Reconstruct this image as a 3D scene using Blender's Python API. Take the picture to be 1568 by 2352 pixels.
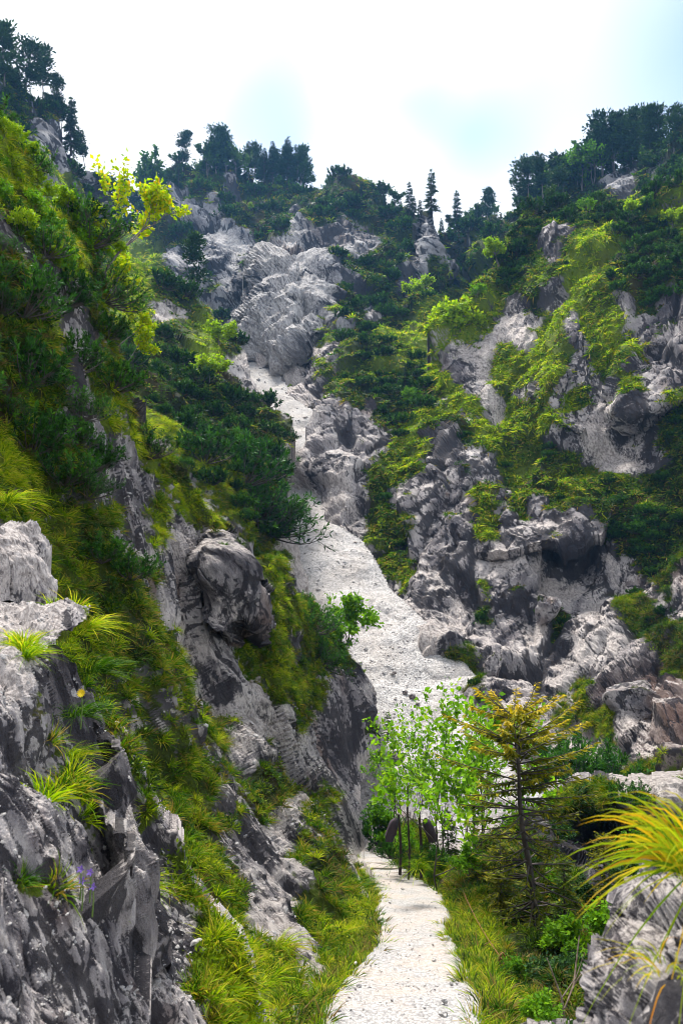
import bpy, math, random
import numpy as np
from mathutils import Vector, Matrix, Euler

# ------------------------------------------------------------------ camera, sky, sun, exposure
scene = bpy.context.scene
for _o in list(bpy.data.objects):
    bpy.data.objects.remove(_o)
COL = scene.collection
R = math.radians
PITCH = R(5.0)
cam_data = bpy.data.cameras.new('camera')
cam_data.sensor_fit = 'HORIZONTAL'
cam_data.sensor_width = 24.0
cam_data.lens = 24.0
cam_data.clip_start = 0.05
cam_data.clip_end = 2000.0
cam_data.dof.use_dof = True
cam_data.dof.focus_distance = 14.0
cam_data.dof.aperture_fstop = 4.5
cam = bpy.data.objects.new('camera', cam_data)
cam.rotation_euler = (math.pi / 2 + PITCH, 0, 0)
COL.objects.link(cam)
scene.camera = cam

SUN_EL, SUN_AZ = R(62), R(-28)          # azimuth from +Y towards +X
world = bpy.data.worlds.new('World')
scene.world = world
world.use_nodes = True
wt = world.node_tree
wt.nodes.clear()
w_out = wt.nodes.new('ShaderNodeOutputWorld')
w_bg = wt.nodes.new('ShaderNodeBackground')
w_sky = wt.nodes.new('ShaderNodeTexSky')
w_sky.sky_type = 'NISHITA'
w_sky.sun_disc = False
w_sky.sun_elevation = SUN_EL
w_sky.sun_rotation = SUN_AZ
w_sky.air_density = 1.3
w_sky.dust_density = 0.6
w_tc = wt.nodes.new('ShaderNodeTexCoord')
w_map = wt.nodes.new('ShaderNodeMapping')
w_map.inputs['Scale'].default_value = (1.0, 1.0, 1.0)
w_map.inputs['Location'].default_value = (0.31, 0.16, 0.02)
w_n = wt.nodes.new('ShaderNodeTexNoise')
w_n.inputs['Scale'].default_value = 4.2
w_n.inputs['Detail'].default_value = 3.5
w_n.inputs['Roughness'].default_value = 0.45
w_r = wt.nodes.new('ShaderNodeValToRGB')
w_r.color_ramp.elements[0].position = 0.30
w_r.color_ramp.elements[0].color = (0.72, 0.72, 0.72, 1)
w_r.color_ramp.elements[1].position = 0.50
w_r.color_ramp.elements[1].color = (1, 1, 1, 1)
w_mix = wt.nodes.new('ShaderNodeMix')
w_mix.data_type = 'RGBA'
w_mix.inputs['B'].default_value = (5.9, 6.1, 6.35, 1)    # bright cloud
wt.links.new(w_tc.outputs['Generated'], w_map.inputs['Vector'])
wt.links.new(w_map.outputs['Vector'], w_n.inputs['Vector'])
wt.links.new(w_n.outputs['Fac'], w_r.inputs['Fac'])
# thinner cloud in a few directions, where the blue shows through
w_prev = w_r.outputs['Color']
for (sx, sy, rad, amt) in [(630, 270, 0.075, 0.78), (965, 215, 0.05, 0.62), (1130, 270, 0.085, 0.80), (1640, 120, 0.14, 0.95), (710, 370, 0.06, 0.7)]:
    a_, b_ = (sx - 784.0) / 1568.0, (1176.0 - sy) / 1568.0
    dv = Vector((a_, math.cos(PITCH) - b_ * math.sin(PITCH), math.sin(PITCH) + b_ * math.cos(PITCH))).normalized()
    w_nm = wt.nodes.new('ShaderNodeVectorMath')
    w_nm.operation = 'MULTIPLY_ADD'
    w_nm.inputs[1].default_value = (0.16, 0.16, 0.16)
    wt.links.new(w_n.outputs['Color'], w_nm.inputs[0])
    wt.links.new(w_tc.outputs['Generated'], w_nm.inputs[2])
    w_ds = wt.nodes.new('ShaderNodeVectorMath')
    w_ds.operation = 'DISTANCE'
    w_ds.inputs[1].default_value = dv + Vector((0.08, 0.08, 0.08))
    wt.links.new(w_nm.outputs[0], w_ds.inputs[0])
    w_mr = wt.nodes.new('ShaderNodeMapRange')
    w_mr.interpolation_type = 'SMOOTHSTEP'
    w_mr.inputs['From Min'].default_value = 0.0
    w_mr.inputs['From Max'].default_value = rad * 1.7
    w_mr.inputs['To Min'].default_value = 1.0 - amt
    w_mr.inputs['To Max'].default_value = 1.0
    wt.links.new(w_ds.outputs['Value'], w_mr.inputs['Value'])
    w_mu = wt.nodes.new('ShaderNodeMath')
    w_mu.operation = 'MULTIPLY'
    wt.links.new(w_prev, w_mu.inputs[0])
    wt.links.new(w_mr.outputs['Result'], w_mu.inputs[1])
    w_prev = w_mu.outputs[0]
wt.links.new(w_prev, w_mix.inputs['Factor'])
wt.links.new(w_sky.outputs['Color'], w_mix.inputs['A'])
wt.links.new(w_mix.outputs['Result'], w_bg.inputs['Color'])
w_bg.inputs['Strength'].default_value = 0.10
wt.links.new(w_bg.outputs['Background'], w_out.inputs['Surface'])

sun_data = bpy.data.lights.new('sun', 'SUN')
sun_data.energy = 4.2
sun_data.angle = R(12)
sun_data.color = (1.0, 0.95, 0.86)
sun = bpy.data.objects.new('sun', sun_data)
sdir = Vector((math.sin(SUN_AZ) * math.cos(SUN_EL), math.cos(SUN_AZ) * math.cos(SUN_EL), math.sin(SUN_EL)))
sun.rotation_euler = sdir.to_track_quat('Z', 'Y').to_euler()
COL.objects.link(sun)

vs = scene.view_settings
vs.view_transform = 'Standard'
vs.look = 'None'
vs.gamma = 1.0
vs.use_curve_mapping = False
vs.exposure = 1.25
scene.render.engine = 'CYCLES'
cy = scene.cycles
cy.use_denoising = True
cy.use_adaptive_sampling = True
cy.adaptive_threshold = 0.02
cy.max_bounces = 4
cy.diffuse_bounces = 2
cy.glossy_bounces = 1
cy.transmission_bounces = 3
cy.transparent_max_bounces = 4
cy.volume_bounces = 0
cy.filter_width = 0.9
cy.caustics_reflective = False
cy.caustics_refractive = False

# ------------------------------------------------------------------ helpers
FPX, CX, CY = 1568.0, 784.0, 1176.0      # working pixel grid of the survey (1568 x 2352)
CP, SP = math.cos(PITCH), math.sin(PITCH)


def V(px, py, d):
    """Point seen at survey pixel (px, py), d metres ahead (world Y)."""
    a = (px - CX) / FPX
    b = (CY - py) / FPX
    yy = CP - b * SP
    zz = SP + b * CP
    return np.array([a / yy * d, d, zz / yy * d])


def Varr(px, py, d):
    a = (px - CX) / FPX
    b = (CY - py) / FPX
    yy = CP - b * SP
    zz = SP + b * CP
    return np.stack([a / yy * d, d, zz / yy * d], -1)


def size(pix, d):
    return pix * d / FPX


def tag(o, label=None, cat=None, group=None, kind=None):
    if label:
        o['label'] = label
    if cat:
        o['category'] = cat
    if group:
        o['group'] = group
    if kind:
        o['kind'] = kind
    return o


def link(o, parent=None):
    COL.objects.link(o)
    if parent is not None:
        o.parent = parent
    return o


def empty(name, loc, rz=0.0, sc=1.0):
    o = bpy.data.objects.new(name, None)
    o.empty_display_size = 0.2
    o.location = loc
    o.rotation_euler = (0, 0, rz)
    o.scale = (sc, sc, sc)
    COL.objects.link(o)
    return o


def np_mesh(name, verts, faces, mats=(), attrs=None, smooth=False, nside=4):
    """faces: int array (n,3|4) or list of such arrays"""
    me = bpy.data.meshes.new(name)
    if not isinstance(faces, (list, tuple)):
        faces = [faces]
    faces = [np.asarray(f, dtype=np.int32) for f in faces if len(f)]
    verts = np.asarray(verts, dtype=np.float32)
    me.vertices.add(len(verts))
    me.vertices.foreach_set('co', verts.ravel())
    nl = sum(f.size for f in faces)
    nf = sum(len(f) for f in faces)
    me.loops.add(nl)
    me.polygons.add(nf)
    me.loops.foreach_set('vertex_index', np.concatenate([f.ravel() for f in faces]))
    starts, tot, off = [], [], 0
    for f in faces:
        k = f.shape[1]
        starts.append(off + np.arange(len(f), dtype=np.int32) * k)
        tot.append(np.full(len(f), k, np.int32))
        off += f.size
    me.polygons.foreach_set('loop_start', np.concatenate(starts))
    me.polygons.foreach_set('loop_total', np.concatenate(tot))
    me.polygons.foreach_set('use_smooth', np.full(nf, smooth, dtype=bool))
    if attrs:
        for k, v in attrs.items():
            v = np.asarray(v, dtype=np.float32)
            at = me.attributes.new(k, 'FLOAT', 'POINT')
            at.data.foreach_set('value', v)
    me.update(calc_edges=True)
    for m in mats:
        me.materials.append(m)
    return me


# ------------------------------------------------------------------ numpy noise
def _hash(ix, iy, iz, seed):
    h = (ix.astype(np.int64) * 374761393 + iy.astype(np.int64) * 668265263 +
         iz.astype(np.int64) * 2147483647 + seed * 1274126177) & 0xFFFFFFFF
    h = ((h ^ (h >> 13)) * 1274126177) & 0xFFFFFFFF
    h = ((h ^ (h >> 16)) * 2246822519) & 0xFFFFFFFF
    return h ^ (h >> 15)


def vnoise(P, seed=0):
    """smooth value noise in -1..1"""
    f = np.floor(P)
    i = f.astype(np.int64)
    t = P - f
    t = t * t * (3 - 2 * t)
    out = 0
    for dx in (0, 1):
        wx = t[:, 0] if dx else 1 - t[:, 0]
        for dy in (0, 1):
            wy = t[:, 1] if dy else 1 - t[:, 1]
            for dz in (0, 1):
                wz = t[:, 2] if dz else 1 - t[:, 2]
                h = _hash(i[:, 0] + dx, i[:, 1] + dy, i[:, 2] + dz, seed)
                out = out + wx * wy * wz * ((h & 0xFFFF) / 32767.5 - 1.0)
    return out


def fbm(P, octv=4, seed=0):
    o, a, s = 0, 1.0, 0
    for k in range(octv):
        o = o + a * vnoise(P * (2.03 ** k) + 17.3 * k, seed + k)
        s += a
        a *= 0.5
    return o / s


def facet(P, seed=0, sharp=16.0):
    """fractured blocks: each cell is a tilted plane of its own height, joined over a narrow joint.
    returns (height, joint) with joint = 1 in the crack between two blocks"""
    base = np.floor(P - 0.5).astype(np.int64)
    n = len(P)
    sw = np.zeros(n)
    sv = np.zeros(n)
    m1 = np.zeros(n)
    for dx in (0, 1):
        for dy in (0, 1):
            for dz in (0, 1):
                c = base + np.array([dx, dy, dz])
                h = _hash(c[:, 0], c[:, 1], c[:, 2], seed)
                q = P - (c + np.stack([(h & 1023) / 1023.0, ((h >> 10) & 1023) / 1023.0, ((h >> 20) & 1023) / 1023.0], -1) * 0.62 + 0.19)
                h2 = _hash(c[:, 0], c[:, 1], c[:, 2], seed + 77)
                g = np.stack([(h2 & 1023) / 511.5 - 1, ((h2 >> 10) & 1023) / 511.5 - 1, ((h2 >> 20) & 1023) / 511.5 - 1], -1)
                v = (q * g).sum(-1) * 1.0 + (((h2 >> 5) & 1023) / 1023.0 - 0.5) * 1.15
                w = np.exp(-sharp * (q * q).sum(-1))
                sw += w
                sv += w * v
                m1 = np.maximum(m1, w)
    joint = np.clip((0.86 - m1 / (sw + 1e-12)) / 0.3, 0, 1)
    return sv / (sw + 1e-12) - 0.22 * joint, joint


def rbf_fit(pts):
    pts = np.asarray(pts, float)
    xy = pts[:, :2] / 500.0
    z = np.log(pts[:, 2])
    n = len(pts)
    r = np.sqrt(((xy[:, None] - xy[None]) ** 2).sum(-1))
    K = r + 0.0
    K -= 0.004 * np.eye(n)
    A = np.zeros((n + 3, n + 3))
    A[:n, :n] = K
    A[:n, n] = 1
    A[:n, n + 1:] = xy
    A[n, :n] = 1
    A[n + 1:, :n] = xy.T
    b = np.concatenate([z, np.zeros(3)])
    w = np.linalg.solve(A, b)

    def ev(px, py):
        q = np.stack([px, py], -1) / 500.0
        r = np.sqrt(((q[:, None] - xy[None]) ** 2).sum(-1) + 0.002)
        return np.exp(r @ w[:n] + w[n] + q @ w[n + 1:])
    return ev


def in_poly(px, py, poly):
    ins = np.zeros(len(px), bool)
    m = len(poly)
    for k in range(m):
        x1, y1 = poly[k]
        x2, y2 = poly[(k + 1) % m]
        if y1 == y2:
            continue
        c = ((y1 > py) != (y2 > py)) & (px < (x2 - x1) * (py - y1) / (y2 - y1) + x1)
        ins ^= c
    return ins


# ------------------------------------------------------------------ survey of what grows where (39.2 px cells)
GROUND_ROWS = {
 5: "mmmm....................................", 6: "mrmmm...................................",
 7: "ymrrmm..................................", 8: "yyrrmm..............................mmmm",
 9: "yyyrrm....mmmmmmmm................mrrmrm", 10: "yygymm...mmmmrmmmmmmm...........mmprrmrp",
 11: "ggyyymmm.prmrmmrmmmmmmmmmmmmmmmmpmprrypy"[:40], 12: "kggyygmmpprrrmpmprmppmmmrmmmmmppppppppyg",
 13: "kgggggyyppmrwwrppwrrrrmmrrmmmgppgmggpppg", 14: "kkmggggyyrrrrwrrwrrrrrpmrrmmyypgrrgygppp",
 15: "mkkygpgyyrrwrrpwwwrmrppmrmrmgppgrmyygppp", 16: "mmkyppgyyprrmrrwwwwrpmmrrmgggpmymyygpppp",
 17: "mgkrgpyyywprrrrrwwwrrpprmggggyrmryyyggpp", 18: "mggrrpyyywwgymrwwwwrprmpyygyywwwyyygrgmr",
 19: "mmgrrpgyypmyyrswwwryppyyygyywwwyyrygyrrr", 20: "mmgkrrgpypmyypsswrwrrppgygywwgyygrrgyrkr",
 21: "mmmrrggpmppgyrrssryrggygpyrrwygyyrkygrrr", 22: "mmmkrgmmypppmmrssrrgppmppgyrwgwygrrrgyrk",
 23: "mgmrrrygmppppppprssrpkpmpryywyggrygwrkry"[:40], 24: "mymrrkyygppppppprswkrrppgyywyggyyrwwrrgm",
 25: "ygmrrrgyygpppppppswrkrrmygkmyggg rrssrrmm".replace(' ', '')[:40], 26: "ymggmrkryyppppppssrrrrrgykkrryggmggssrkm",
 27: "yygmgrrrrypppppppsrkrrrggrkkrmgmgggggmmg"[:40], 28: "gygmmrrkrrygpppppsrwwrggkrrrmrgmgggmmgmm",
 29: "gggmmrgrrgrygppppsrwwrmrrrrrgrgrmgmmmgmm", 30: "wgggmmgrryrwggpppssrrrggrrkrgrrrrrrmmppm",
 31: "wwggmmrrrywwwggpsssrrggmrrkryrrkrkkrpppm", 32: "wwggmggrwwrwrrgggsssrrgmrrrrrwrwkkkwrmmr",
 33: "wwrgggmmrgrrrkrggksssrggrrkrrwwwwrrwrrmr", 34: "wwrggmmmrrrrrkrggksssmrgrwrkgrmwwrwrgmrr",
 35: "sssygmmmgrwrrkwrggmgmssrrrwrmrrmmrwrgmmg", 36: "sssryggmtgwwrggrggmmmsssrrwrmrrwmrrwrmmm",
 37: "sysk" "yggtmggwwrgggkgmgssssrwrrrrwkwrrrmmm", 38: "sykkggtmggggrrgmgkmmmsssssmgrrkkwgrrwrmm",
 39: "sskkggtttmgrwrwgyggrksssssmgrrrgmwrrrrrm", 40: "rsgkgttgttgrmrwwgggrrssssssmrkrrrwgrrrrm",
 41: "rrgkgtgtttmgrmwwwmgrkrssssssmrrrwrgrrrwr", 42: "rrgggggtttmrgtwwwgrrkmsssssssmwwggggwrrk",
 43: "rrggrgtgtgrrggwgrwrkkrmssssssssss wsgrrrr".replace(' ', ''), 44: "rrrggtggtggrrtrwtrrkrssssssssssssswrggwrr"[:40],
 45: "rrryggrgttgmrtrmwrtrkssssssssssss rggmrgg".replace(' ', ''), 46: "krygg" "mrtgtggrrtmmtttrssssssssssssgmgssss",
 47: "krrrggrrgttgtrrgwwttrrssssssssmmkmmmmgss", 48: "rwkrggrrgttgmrrrwtttrrsgggsssmmkkkkkkmmg",
 49: "rrrwrggrrtggtrrkrttrrsgggsssmmmkkkkkmmgg", 50: "krwwrgrrrtggttrrrttmrssgggssmmmmkkkkmmgg",
 51: "rggrwwgrrrtggtrrwtmmrssgggmmmmmmkkkkkmgg", 52: "rggwrwyrrrtgggrrrtmmgsssgggmmmmmmmkkkmgg",
 53: "rrkwrwyyrrrtggwrrggmggsssggggmmmmmmkkmrr", 54: "rrrwrrryrrrgygwwrggyygsssgggggmmmmmmmrrr",
 55: "wrrrkrrrrrkgyygwrrgggsssssggggmmmmmmmrrr", 56: "rrkrrrrrrkkyyyggrrrggsssssggggmmmmmmrrrr",
 57: "rrrkrrkrrrkgyyyggrsssssssssgggmmmmmmrrrr", 58: "krrrrrkrrrrgyyyyggsssssssssggggmmmmrrrrr",
 59: "rrkrrkrkrrrrgyyygssssssssssssgggmmmrrrrr"[:40]}
CLS = {  # veg, lush(bright), dust(pale), dark(dark rock, painted shade of hollows)
 'r': (0.06, 0.4, 0.25, 0.25), 'w': (0.02, 0.5, 0.62, 0.05), 'k': (0.12, 0.1, 0.0, 0.85), 's': (0.0, 0.5, 1.0, 0.0),
 'g': (0.92, 0.55, 0.1, 0.2), 'y': (0.90, 1.0, 0.3, 0.0), 'm': (0.88, 0.18, 0.05, 0.4), 'p': (0.95, 0.08, 0.0, 0.5),
 't': (0.52, 0.45, 0.2, 0.35), '.': (0.8, 0.2, 0.0, 0.2)}
GRID = np.zeros((60, 40, 4))
for _r in range(60):
    row = GROUND_ROWS.get(_r, '.' * 40)
    row = (row + row[-1] * 40)[:40]
    for _c in range(40):
        GRID[_r, _c] = CLS.get(row[_c], CLS['m'])


def ground_at(px, py):
    gx = np.clip(px / 39.2 - 0.5, 0, 38.999)
    gy = np.clip(py / 39.2 - 0.5, 0, 58.999)
    ix, iy = gx.astype(int), gy.astype(int)
    fx, fy = (gx - ix)[:, None], (gy - iy)[:, None]
    return ((GRID[iy, ix] * (1 - fx) + GRID[iy, ix + 1] * fx) * (1 - fy) +
            (GRID[iy + 1, ix] * (1 - fx) + GRID[iy + 1, ix + 1] * fx) * fy)

# ------------------------------------------------------------------ materials
def new_mat(name):
    m = bpy.data.materials.new(name)
    m.use_nodes = True
    m.node_tree.nodes.clear()
    return m, m.node_tree.nodes, m.node_tree.links


def N(ns, typ, **kw):
    n = ns.new(typ)
    for k, v in kw.items():
        if k in n.inputs:
            n.inputs[k].default_value = v
        else:
            setattr(n, k, v)
    return n


def ramp(ns, stops, interp='LINEAR'):
    n = ns.new('ShaderNodeValToRGB')
    cr = n.color_ramp
    cr.interpolation = interp
    while len(cr.elements) < len(stops):
        cr.elements.new(0.5)
    for e, (p, c) in zip(cr.elements, stops):
        e.position = p
        e.color = (*c, 1) if len(c) == 3 else c
    return n


def mixrgb(ns, lk, fac, a, b, mode='MIX'):
    n = ns.new('ShaderNodeMix')
    n.data_type = 'RGBA'
    n.blend_type = mode
    for s, v in (('Factor', fac), ('A', a), ('B', b)):
        if isinstance(v, (int, float)):
            n.inputs[s].default_value = v
        elif isinstance(v, tuple):
            n.inputs[s].default_value = (*v, 1)
        else:
            lk.new(v, n.inputs[s])
    return n.outputs['Result']


def math_n(ns, lk, op, a, b=None, clamp=False):
    n = ns.new('ShaderNodeMath')
    n.operation = op
    n.use_clamp = clamp
    for k, v in enumerate((a, b)):
        if v is None:
            continue
        if isinstance(v, (int, float)):
            n.inputs[k].default_value = v
        else:
            lk.new(v, n.inputs[k])
    return n.outputs[0]


def rock_material(name, grain=1.0, tint=(1, 1, 1), fine=0.75, stretch=0.5):
    """grey dolomite; the mesh carries tone, lichen with painted crevice shade, stain, rubble and turf cover, the shader adds fine grain and relief"""
    m, ns, lk = new_mat(name)
    geo = N(ns, 'ShaderNodeNewGeometry')
    mr_ = N(ns, 'ShaderNodeMapping')
    mr_.inputs['Rotation'].default_value = (0.1, 0.42, 0.0)
    lk.new(geo.outputs['Position'], mr_.inputs['Vector'])
    mp = N(ns, 'ShaderNodeMapping')
    mp.inputs['Scale'].default_value = (1.0 / grain, 1.0 / grain, stretch / grain)
    lk.new(mr_.outputs['Vector'], mp.inputs['Vector'])
    nz = N(ns, 'ShaderNodeTexNoise', Scale=9.0, Detail=6.0, Roughness=0.78, Distortion=0.3)
    lk.new(mp.outputs['Vector'], nz.inputs['Vector'])
    sh = N(ns, 'ShaderNodeMapRange')
    sh.inputs['From Min'].default_value = 0.30
    sh.inputs['From Max'].default_value = 0.70
    lk.new(nz.outputs['Fac'], sh.inputs['Value'])
    fn = sh.outputs['Result']
    at = {}
    for k in ('tone', 'lich_shade', 'stain', 'dust', 'veg', 'lush', 'brown'):
        at[k] = N(ns, 'ShaderNodeAttribute', attribute_name=k).outputs['Fac']
    fc = math_n(ns, lk, 'SUBTRACT', fn, 0.5)
    t = math_n(ns, lk, 'ADD', at['tone'], math_n(ns, lk, 'MULTIPLY', fc, 0.42), True)
    c1 = ramp(ns, [(0.08, (0.075, 0.072, 0.084)), (0.42, (0.23, 0.222, 0.232)), (0.85, (0.50, 0.485, 0.48))])
    lk.new(t, c1.inputs['Fac'])
    col = mixrgb(ns, lk, math_n(ns, lk, 'MULTIPLY', at['stain'], 0.5), c1.outputs['Color'], (0.17, 0.095, 0.06))
    lr = ramp(ns, [(0.42, (0, 0, 0)), (0.56, (1, 1, 1))])
    lk.new(math_n(ns, lk, 'SUBTRACT', at['lich_shade'], math_n(ns, lk, 'MULTIPLY', fc, fine * 0.75)), lr.inputs['Fac'])
    col = mixrgb(ns, lk, math_n(ns, lk, 'MULTIPLY', lr.outputs['Color'], 0.85), col, (0.028, 0.028, 0.036))
    dr = ramp(ns, [(0.42, (0, 0, 0)), (0.62, (1, 1, 1))])
    lk.new(math_n(ns, lk, 'ADD', at['dust'], math_n(ns, lk, 'MULTIPLY', fc, 0.45)), dr.inputs['Fac'])
    dc = ramp(ns, [(0.35, (0.28, 0.26, 0.25)), (0.6, (0.58, 0.55, 0.53))])
    lk.new(fn, dc.inputs['Fac'])
    col = mixrgb(ns, lk, math_n(ns, lk, 'MULTIPLY', dr.outputs['Color'], 0.85), col, dc.outputs['Color'])
    col = mixrgb(ns, lk, 1.0, col, tint, 'MULTIPLY')
    lt = math_n(ns, lk, 'ADD', at['lush'], math_n(ns, lk, 'MULTIPLY', fc, 0.45), True)
    tf = ramp(ns, [(0.0, (0.010, 0.016, 0.005)), (0.35, (0.030, 0.045, 0.008)), (0.7, (0.075, 0.11, 0.010)), (1.0, (0.14, 0.20, 0.014))])
    lk.new(lt, tf.inputs['Fac'])
    turf = mixrgb(ns, lk, math_n(ns, lk, 'MULTIPLY', at['brown'], 0.7), tf.outputs['Color'], (0.055, 0.038, 0.018))
    vr = ramp(ns, [(0.44, (0, 0, 0)), (0.56, (1, 1, 1))])
    lk.new(math_n(ns, lk, 'ADD', at['veg'], math_n(ns, lk, 'MULTIPLY', fc, 0.35)), vr.inputs['Fac'])
    col = mixrgb(ns, lk, vr.outputs['Color'], col, turf)
    bp = N(ns, 'ShaderNodeBump', Strength=1.0, Distance=0.085 * grain)
    lk.new(fn, bp.inputs['Height'])
    bs = N(ns, 'ShaderNodeBsdfPrincipled', Roughness=0.92)
    bs.inputs['Specular IOR Level'].default_value = 0.12
    lk.new(col, bs.inputs['Base Color'])
    lk.new(bp.outputs['Normal'], bs.inputs['Normal'])
    out = N(ns, 'ShaderNodeOutputMaterial')
    lk.new(bs.outputs['BSDF'], out.inputs['Surface'])
    return m


def gravel_material(name, scale=1.0, warm=0.0):
    m, ns, lk = new_mat(name)
    geo = N(ns, 'ShaderNodeNewGeometry')

    def noise(sc, det, rough=0.6):
        n = N(ns, 'ShaderNodeTexNoise', Scale=sc * scale, Detail=det, Roughness=rough)
        lk.new(geo.outputs['Position'], n.inputs['Vector'])
        return n.outputs['Fac']
    vo = N(ns, 'ShaderNodeTexVoronoi', Scale=16.0 * scale)
    lk.new(geo.outputs['Position'], vo.inputs['Vector'])
    pal = ramp(ns, [(0.0, (0.23, 0.225, 0.23)), (0.45, (0.33, 0.32, 0.32)), (1.0, (0.44, 0.425, 0.42))])
    sep = N(ns, 'ShaderNodeSeparateColor')
    lk.new(vo.outputs['Color'], sep.inputs['Color'])
    lk.new(sep.outputs['Red'], pal.inputs['Fac'])
    gap = ramp(ns, [(0.50, (0, 0, 0)), (0.85, (1, 1, 1))])
    lk.new(vo.outputs['Distance'], gap.inputs['Fac'])
    col = mixrgb(ns, lk, math_n(ns, lk, 'MULTIPLY', gap.outputs['Color'], 0.7), pal.outputs['Color'], (0.16, 0.15, 0.15))
    big = ramp(ns, [(0.42, (0, 0, 0)), (0.64, (1, 1, 1))])
    lk.new(noise(0.55, 6), big.inputs['Fac'])
    col = mixrgb(ns, lk, math_n(ns, lk, 'MULTIPLY', big.outputs['Color'], 0.35), col, (0.36 + 0.10 * warm, 0.315 + 0.04 * warm, 0.28))
    bp = N(ns, 'ShaderNodeBump', Strength=0.7, Distance=0.03)
    h = math_n(ns, lk, 'ADD', math_n(ns, lk, 'MULTIPLY', vo.outputs['Distance'], -0.8), noise(14.0, 6))
    lk.new(h, bp.inputs['Height'])
    bs = N(ns, 'ShaderNodeBsdfPrincipled', Roughness=0.95)
    bs.inputs['Specular IOR Level'].default_value = 0.1
    lk.new(col, bs.inputs['Base Color'])
    lk.new(bp.outputs['Normal'], bs.inputs['Normal'])
    out = N(ns, 'ShaderNodeOutputMaterial')
    lk.new(bs.outputs['BSDF'], out.inputs['Surface'])
    return m


def leaf_material(name, stops, trans=0.35, rough=0.55, rand=0.35, spec=0.07):
    """stops: colours along the per-leaf 'tint' attribute; each copy of a plant is shifted a little"""
    m, ns, lk = new_mat(name)
    a = N(ns, 'ShaderNodeAttribute', attribute_name='tint')
    oi = N(ns, 'ShaderNodeObjectInfo')
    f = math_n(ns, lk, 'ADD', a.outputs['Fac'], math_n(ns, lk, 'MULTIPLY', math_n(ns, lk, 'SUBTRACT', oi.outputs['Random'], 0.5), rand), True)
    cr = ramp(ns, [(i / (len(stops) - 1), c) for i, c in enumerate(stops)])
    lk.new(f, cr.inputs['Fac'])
    bs = N(ns, 'ShaderNodeBsdfPrincipled', Roughness=rough)
    bs.inputs['Specular IOR Level'].default_value = spec
    lk.new(cr.outputs['Color'], bs.inputs['Base Color'])
    tr = N(ns, 'ShaderNodeBsdfTranslucent')
    hs = mixrgb(ns, lk, 1.0, cr.outputs['Color'], (1.25, 1.35, 0.55), 'MULTIPLY')
    lk.new(hs, tr.inputs['Color'])
    mx = N(ns, 'ShaderNodeMixShader', Fac=trans)
    lk.new(bs.outputs['BSDF'], mx.inputs[1])
    lk.new(tr.outputs['BSDF'], mx.inputs[2])
    out = N(ns, 'ShaderNodeOutputMaterial')
    lk.new(mx.outputs[0], out.inputs['Surface'])
    return m


def plain_material(name, a, b, scale=12.0, rough=0.85, stretch=(1, 1, 1), metal=0.0, bump=0.3):
    m, ns, lk = new_mat(name)
    tc = N(ns, 'ShaderNodeTexCoord')
    mp = N(ns, 'ShaderNodeMapping')
    mp.inputs['Scale'].default_value = stretch
    lk.new(tc.outputs['Object'], mp.inputs['Vector'])
    n = N(ns, 'ShaderNodeTexNoise', Scale=scale, Detail=8.0, Roughness=0.65)
    lk.new(mp.outputs['Vector'], n.inputs['Vector'])
    cr = ramp(ns, [(0.35, a), (0.65, b)])
    lk.new(n.outputs['Fac'], cr.inputs['Fac'])
    bp = N(ns, 'ShaderNodeBump', Strength=bump, Distance=0.02)
    lk.new(n.outputs['Fac'], bp.inputs['Height'])
    bs = N(ns, 'ShaderNodeBsdfPrincipled', Roughness=rough, Metallic=metal)
    lk.new(cr.outputs['Color'], bs.inputs['Base Color'])
    lk.new(bp.outputs['Normal'], bs.inputs['Normal'])
    out = N(ns, 'ShaderNodeOutputMaterial')
    lk.new(bs.outputs['BSDF'], out.inputs['Surface'])
    return m


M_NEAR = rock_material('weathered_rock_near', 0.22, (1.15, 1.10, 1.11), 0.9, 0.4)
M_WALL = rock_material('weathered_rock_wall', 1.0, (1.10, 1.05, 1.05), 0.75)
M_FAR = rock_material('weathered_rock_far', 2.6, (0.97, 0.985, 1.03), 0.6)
M_SCREE = gravel_material('scree_gravel', 0.8)
M_PATH = gravel_material('path_gravel', 3.2, 1.0)
M_BARK = plain_material('dark_bark', (0.018, 0.014, 0.012), (0.06, 0.048, 0.04), 30, stretch=(1, 1, 0.3))
M_BARK_GREY = plain_material('grey_bark', (0.05, 0.045, 0.042), (0.16, 0.14, 0.13), 30, stretch=(1, 1, 0.3))
M_TWIG = plain_material('pale_dead_twig', (0.10, 0.07, 0.05), (0.26, 0.20, 0.16), 20)
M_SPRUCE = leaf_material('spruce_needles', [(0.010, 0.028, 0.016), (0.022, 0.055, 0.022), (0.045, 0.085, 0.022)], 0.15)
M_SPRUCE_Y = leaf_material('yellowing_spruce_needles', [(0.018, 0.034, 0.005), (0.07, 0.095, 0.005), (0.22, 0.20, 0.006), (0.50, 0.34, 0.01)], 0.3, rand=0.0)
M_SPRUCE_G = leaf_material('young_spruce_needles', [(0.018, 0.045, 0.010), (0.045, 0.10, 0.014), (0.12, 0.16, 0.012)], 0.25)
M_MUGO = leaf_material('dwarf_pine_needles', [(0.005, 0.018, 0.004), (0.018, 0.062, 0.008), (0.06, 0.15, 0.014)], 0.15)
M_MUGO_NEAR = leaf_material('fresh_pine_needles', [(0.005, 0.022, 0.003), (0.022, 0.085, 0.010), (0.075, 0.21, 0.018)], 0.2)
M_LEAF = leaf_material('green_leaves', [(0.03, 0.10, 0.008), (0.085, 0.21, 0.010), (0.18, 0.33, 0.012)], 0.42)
M_SAPLING = leaf_material('sapling_leaves', [(0.04, 0.13, 0.006), (0.12, 0.28, 0.010), (0.27, 0.43, 0.014)], 0.45)
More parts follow.
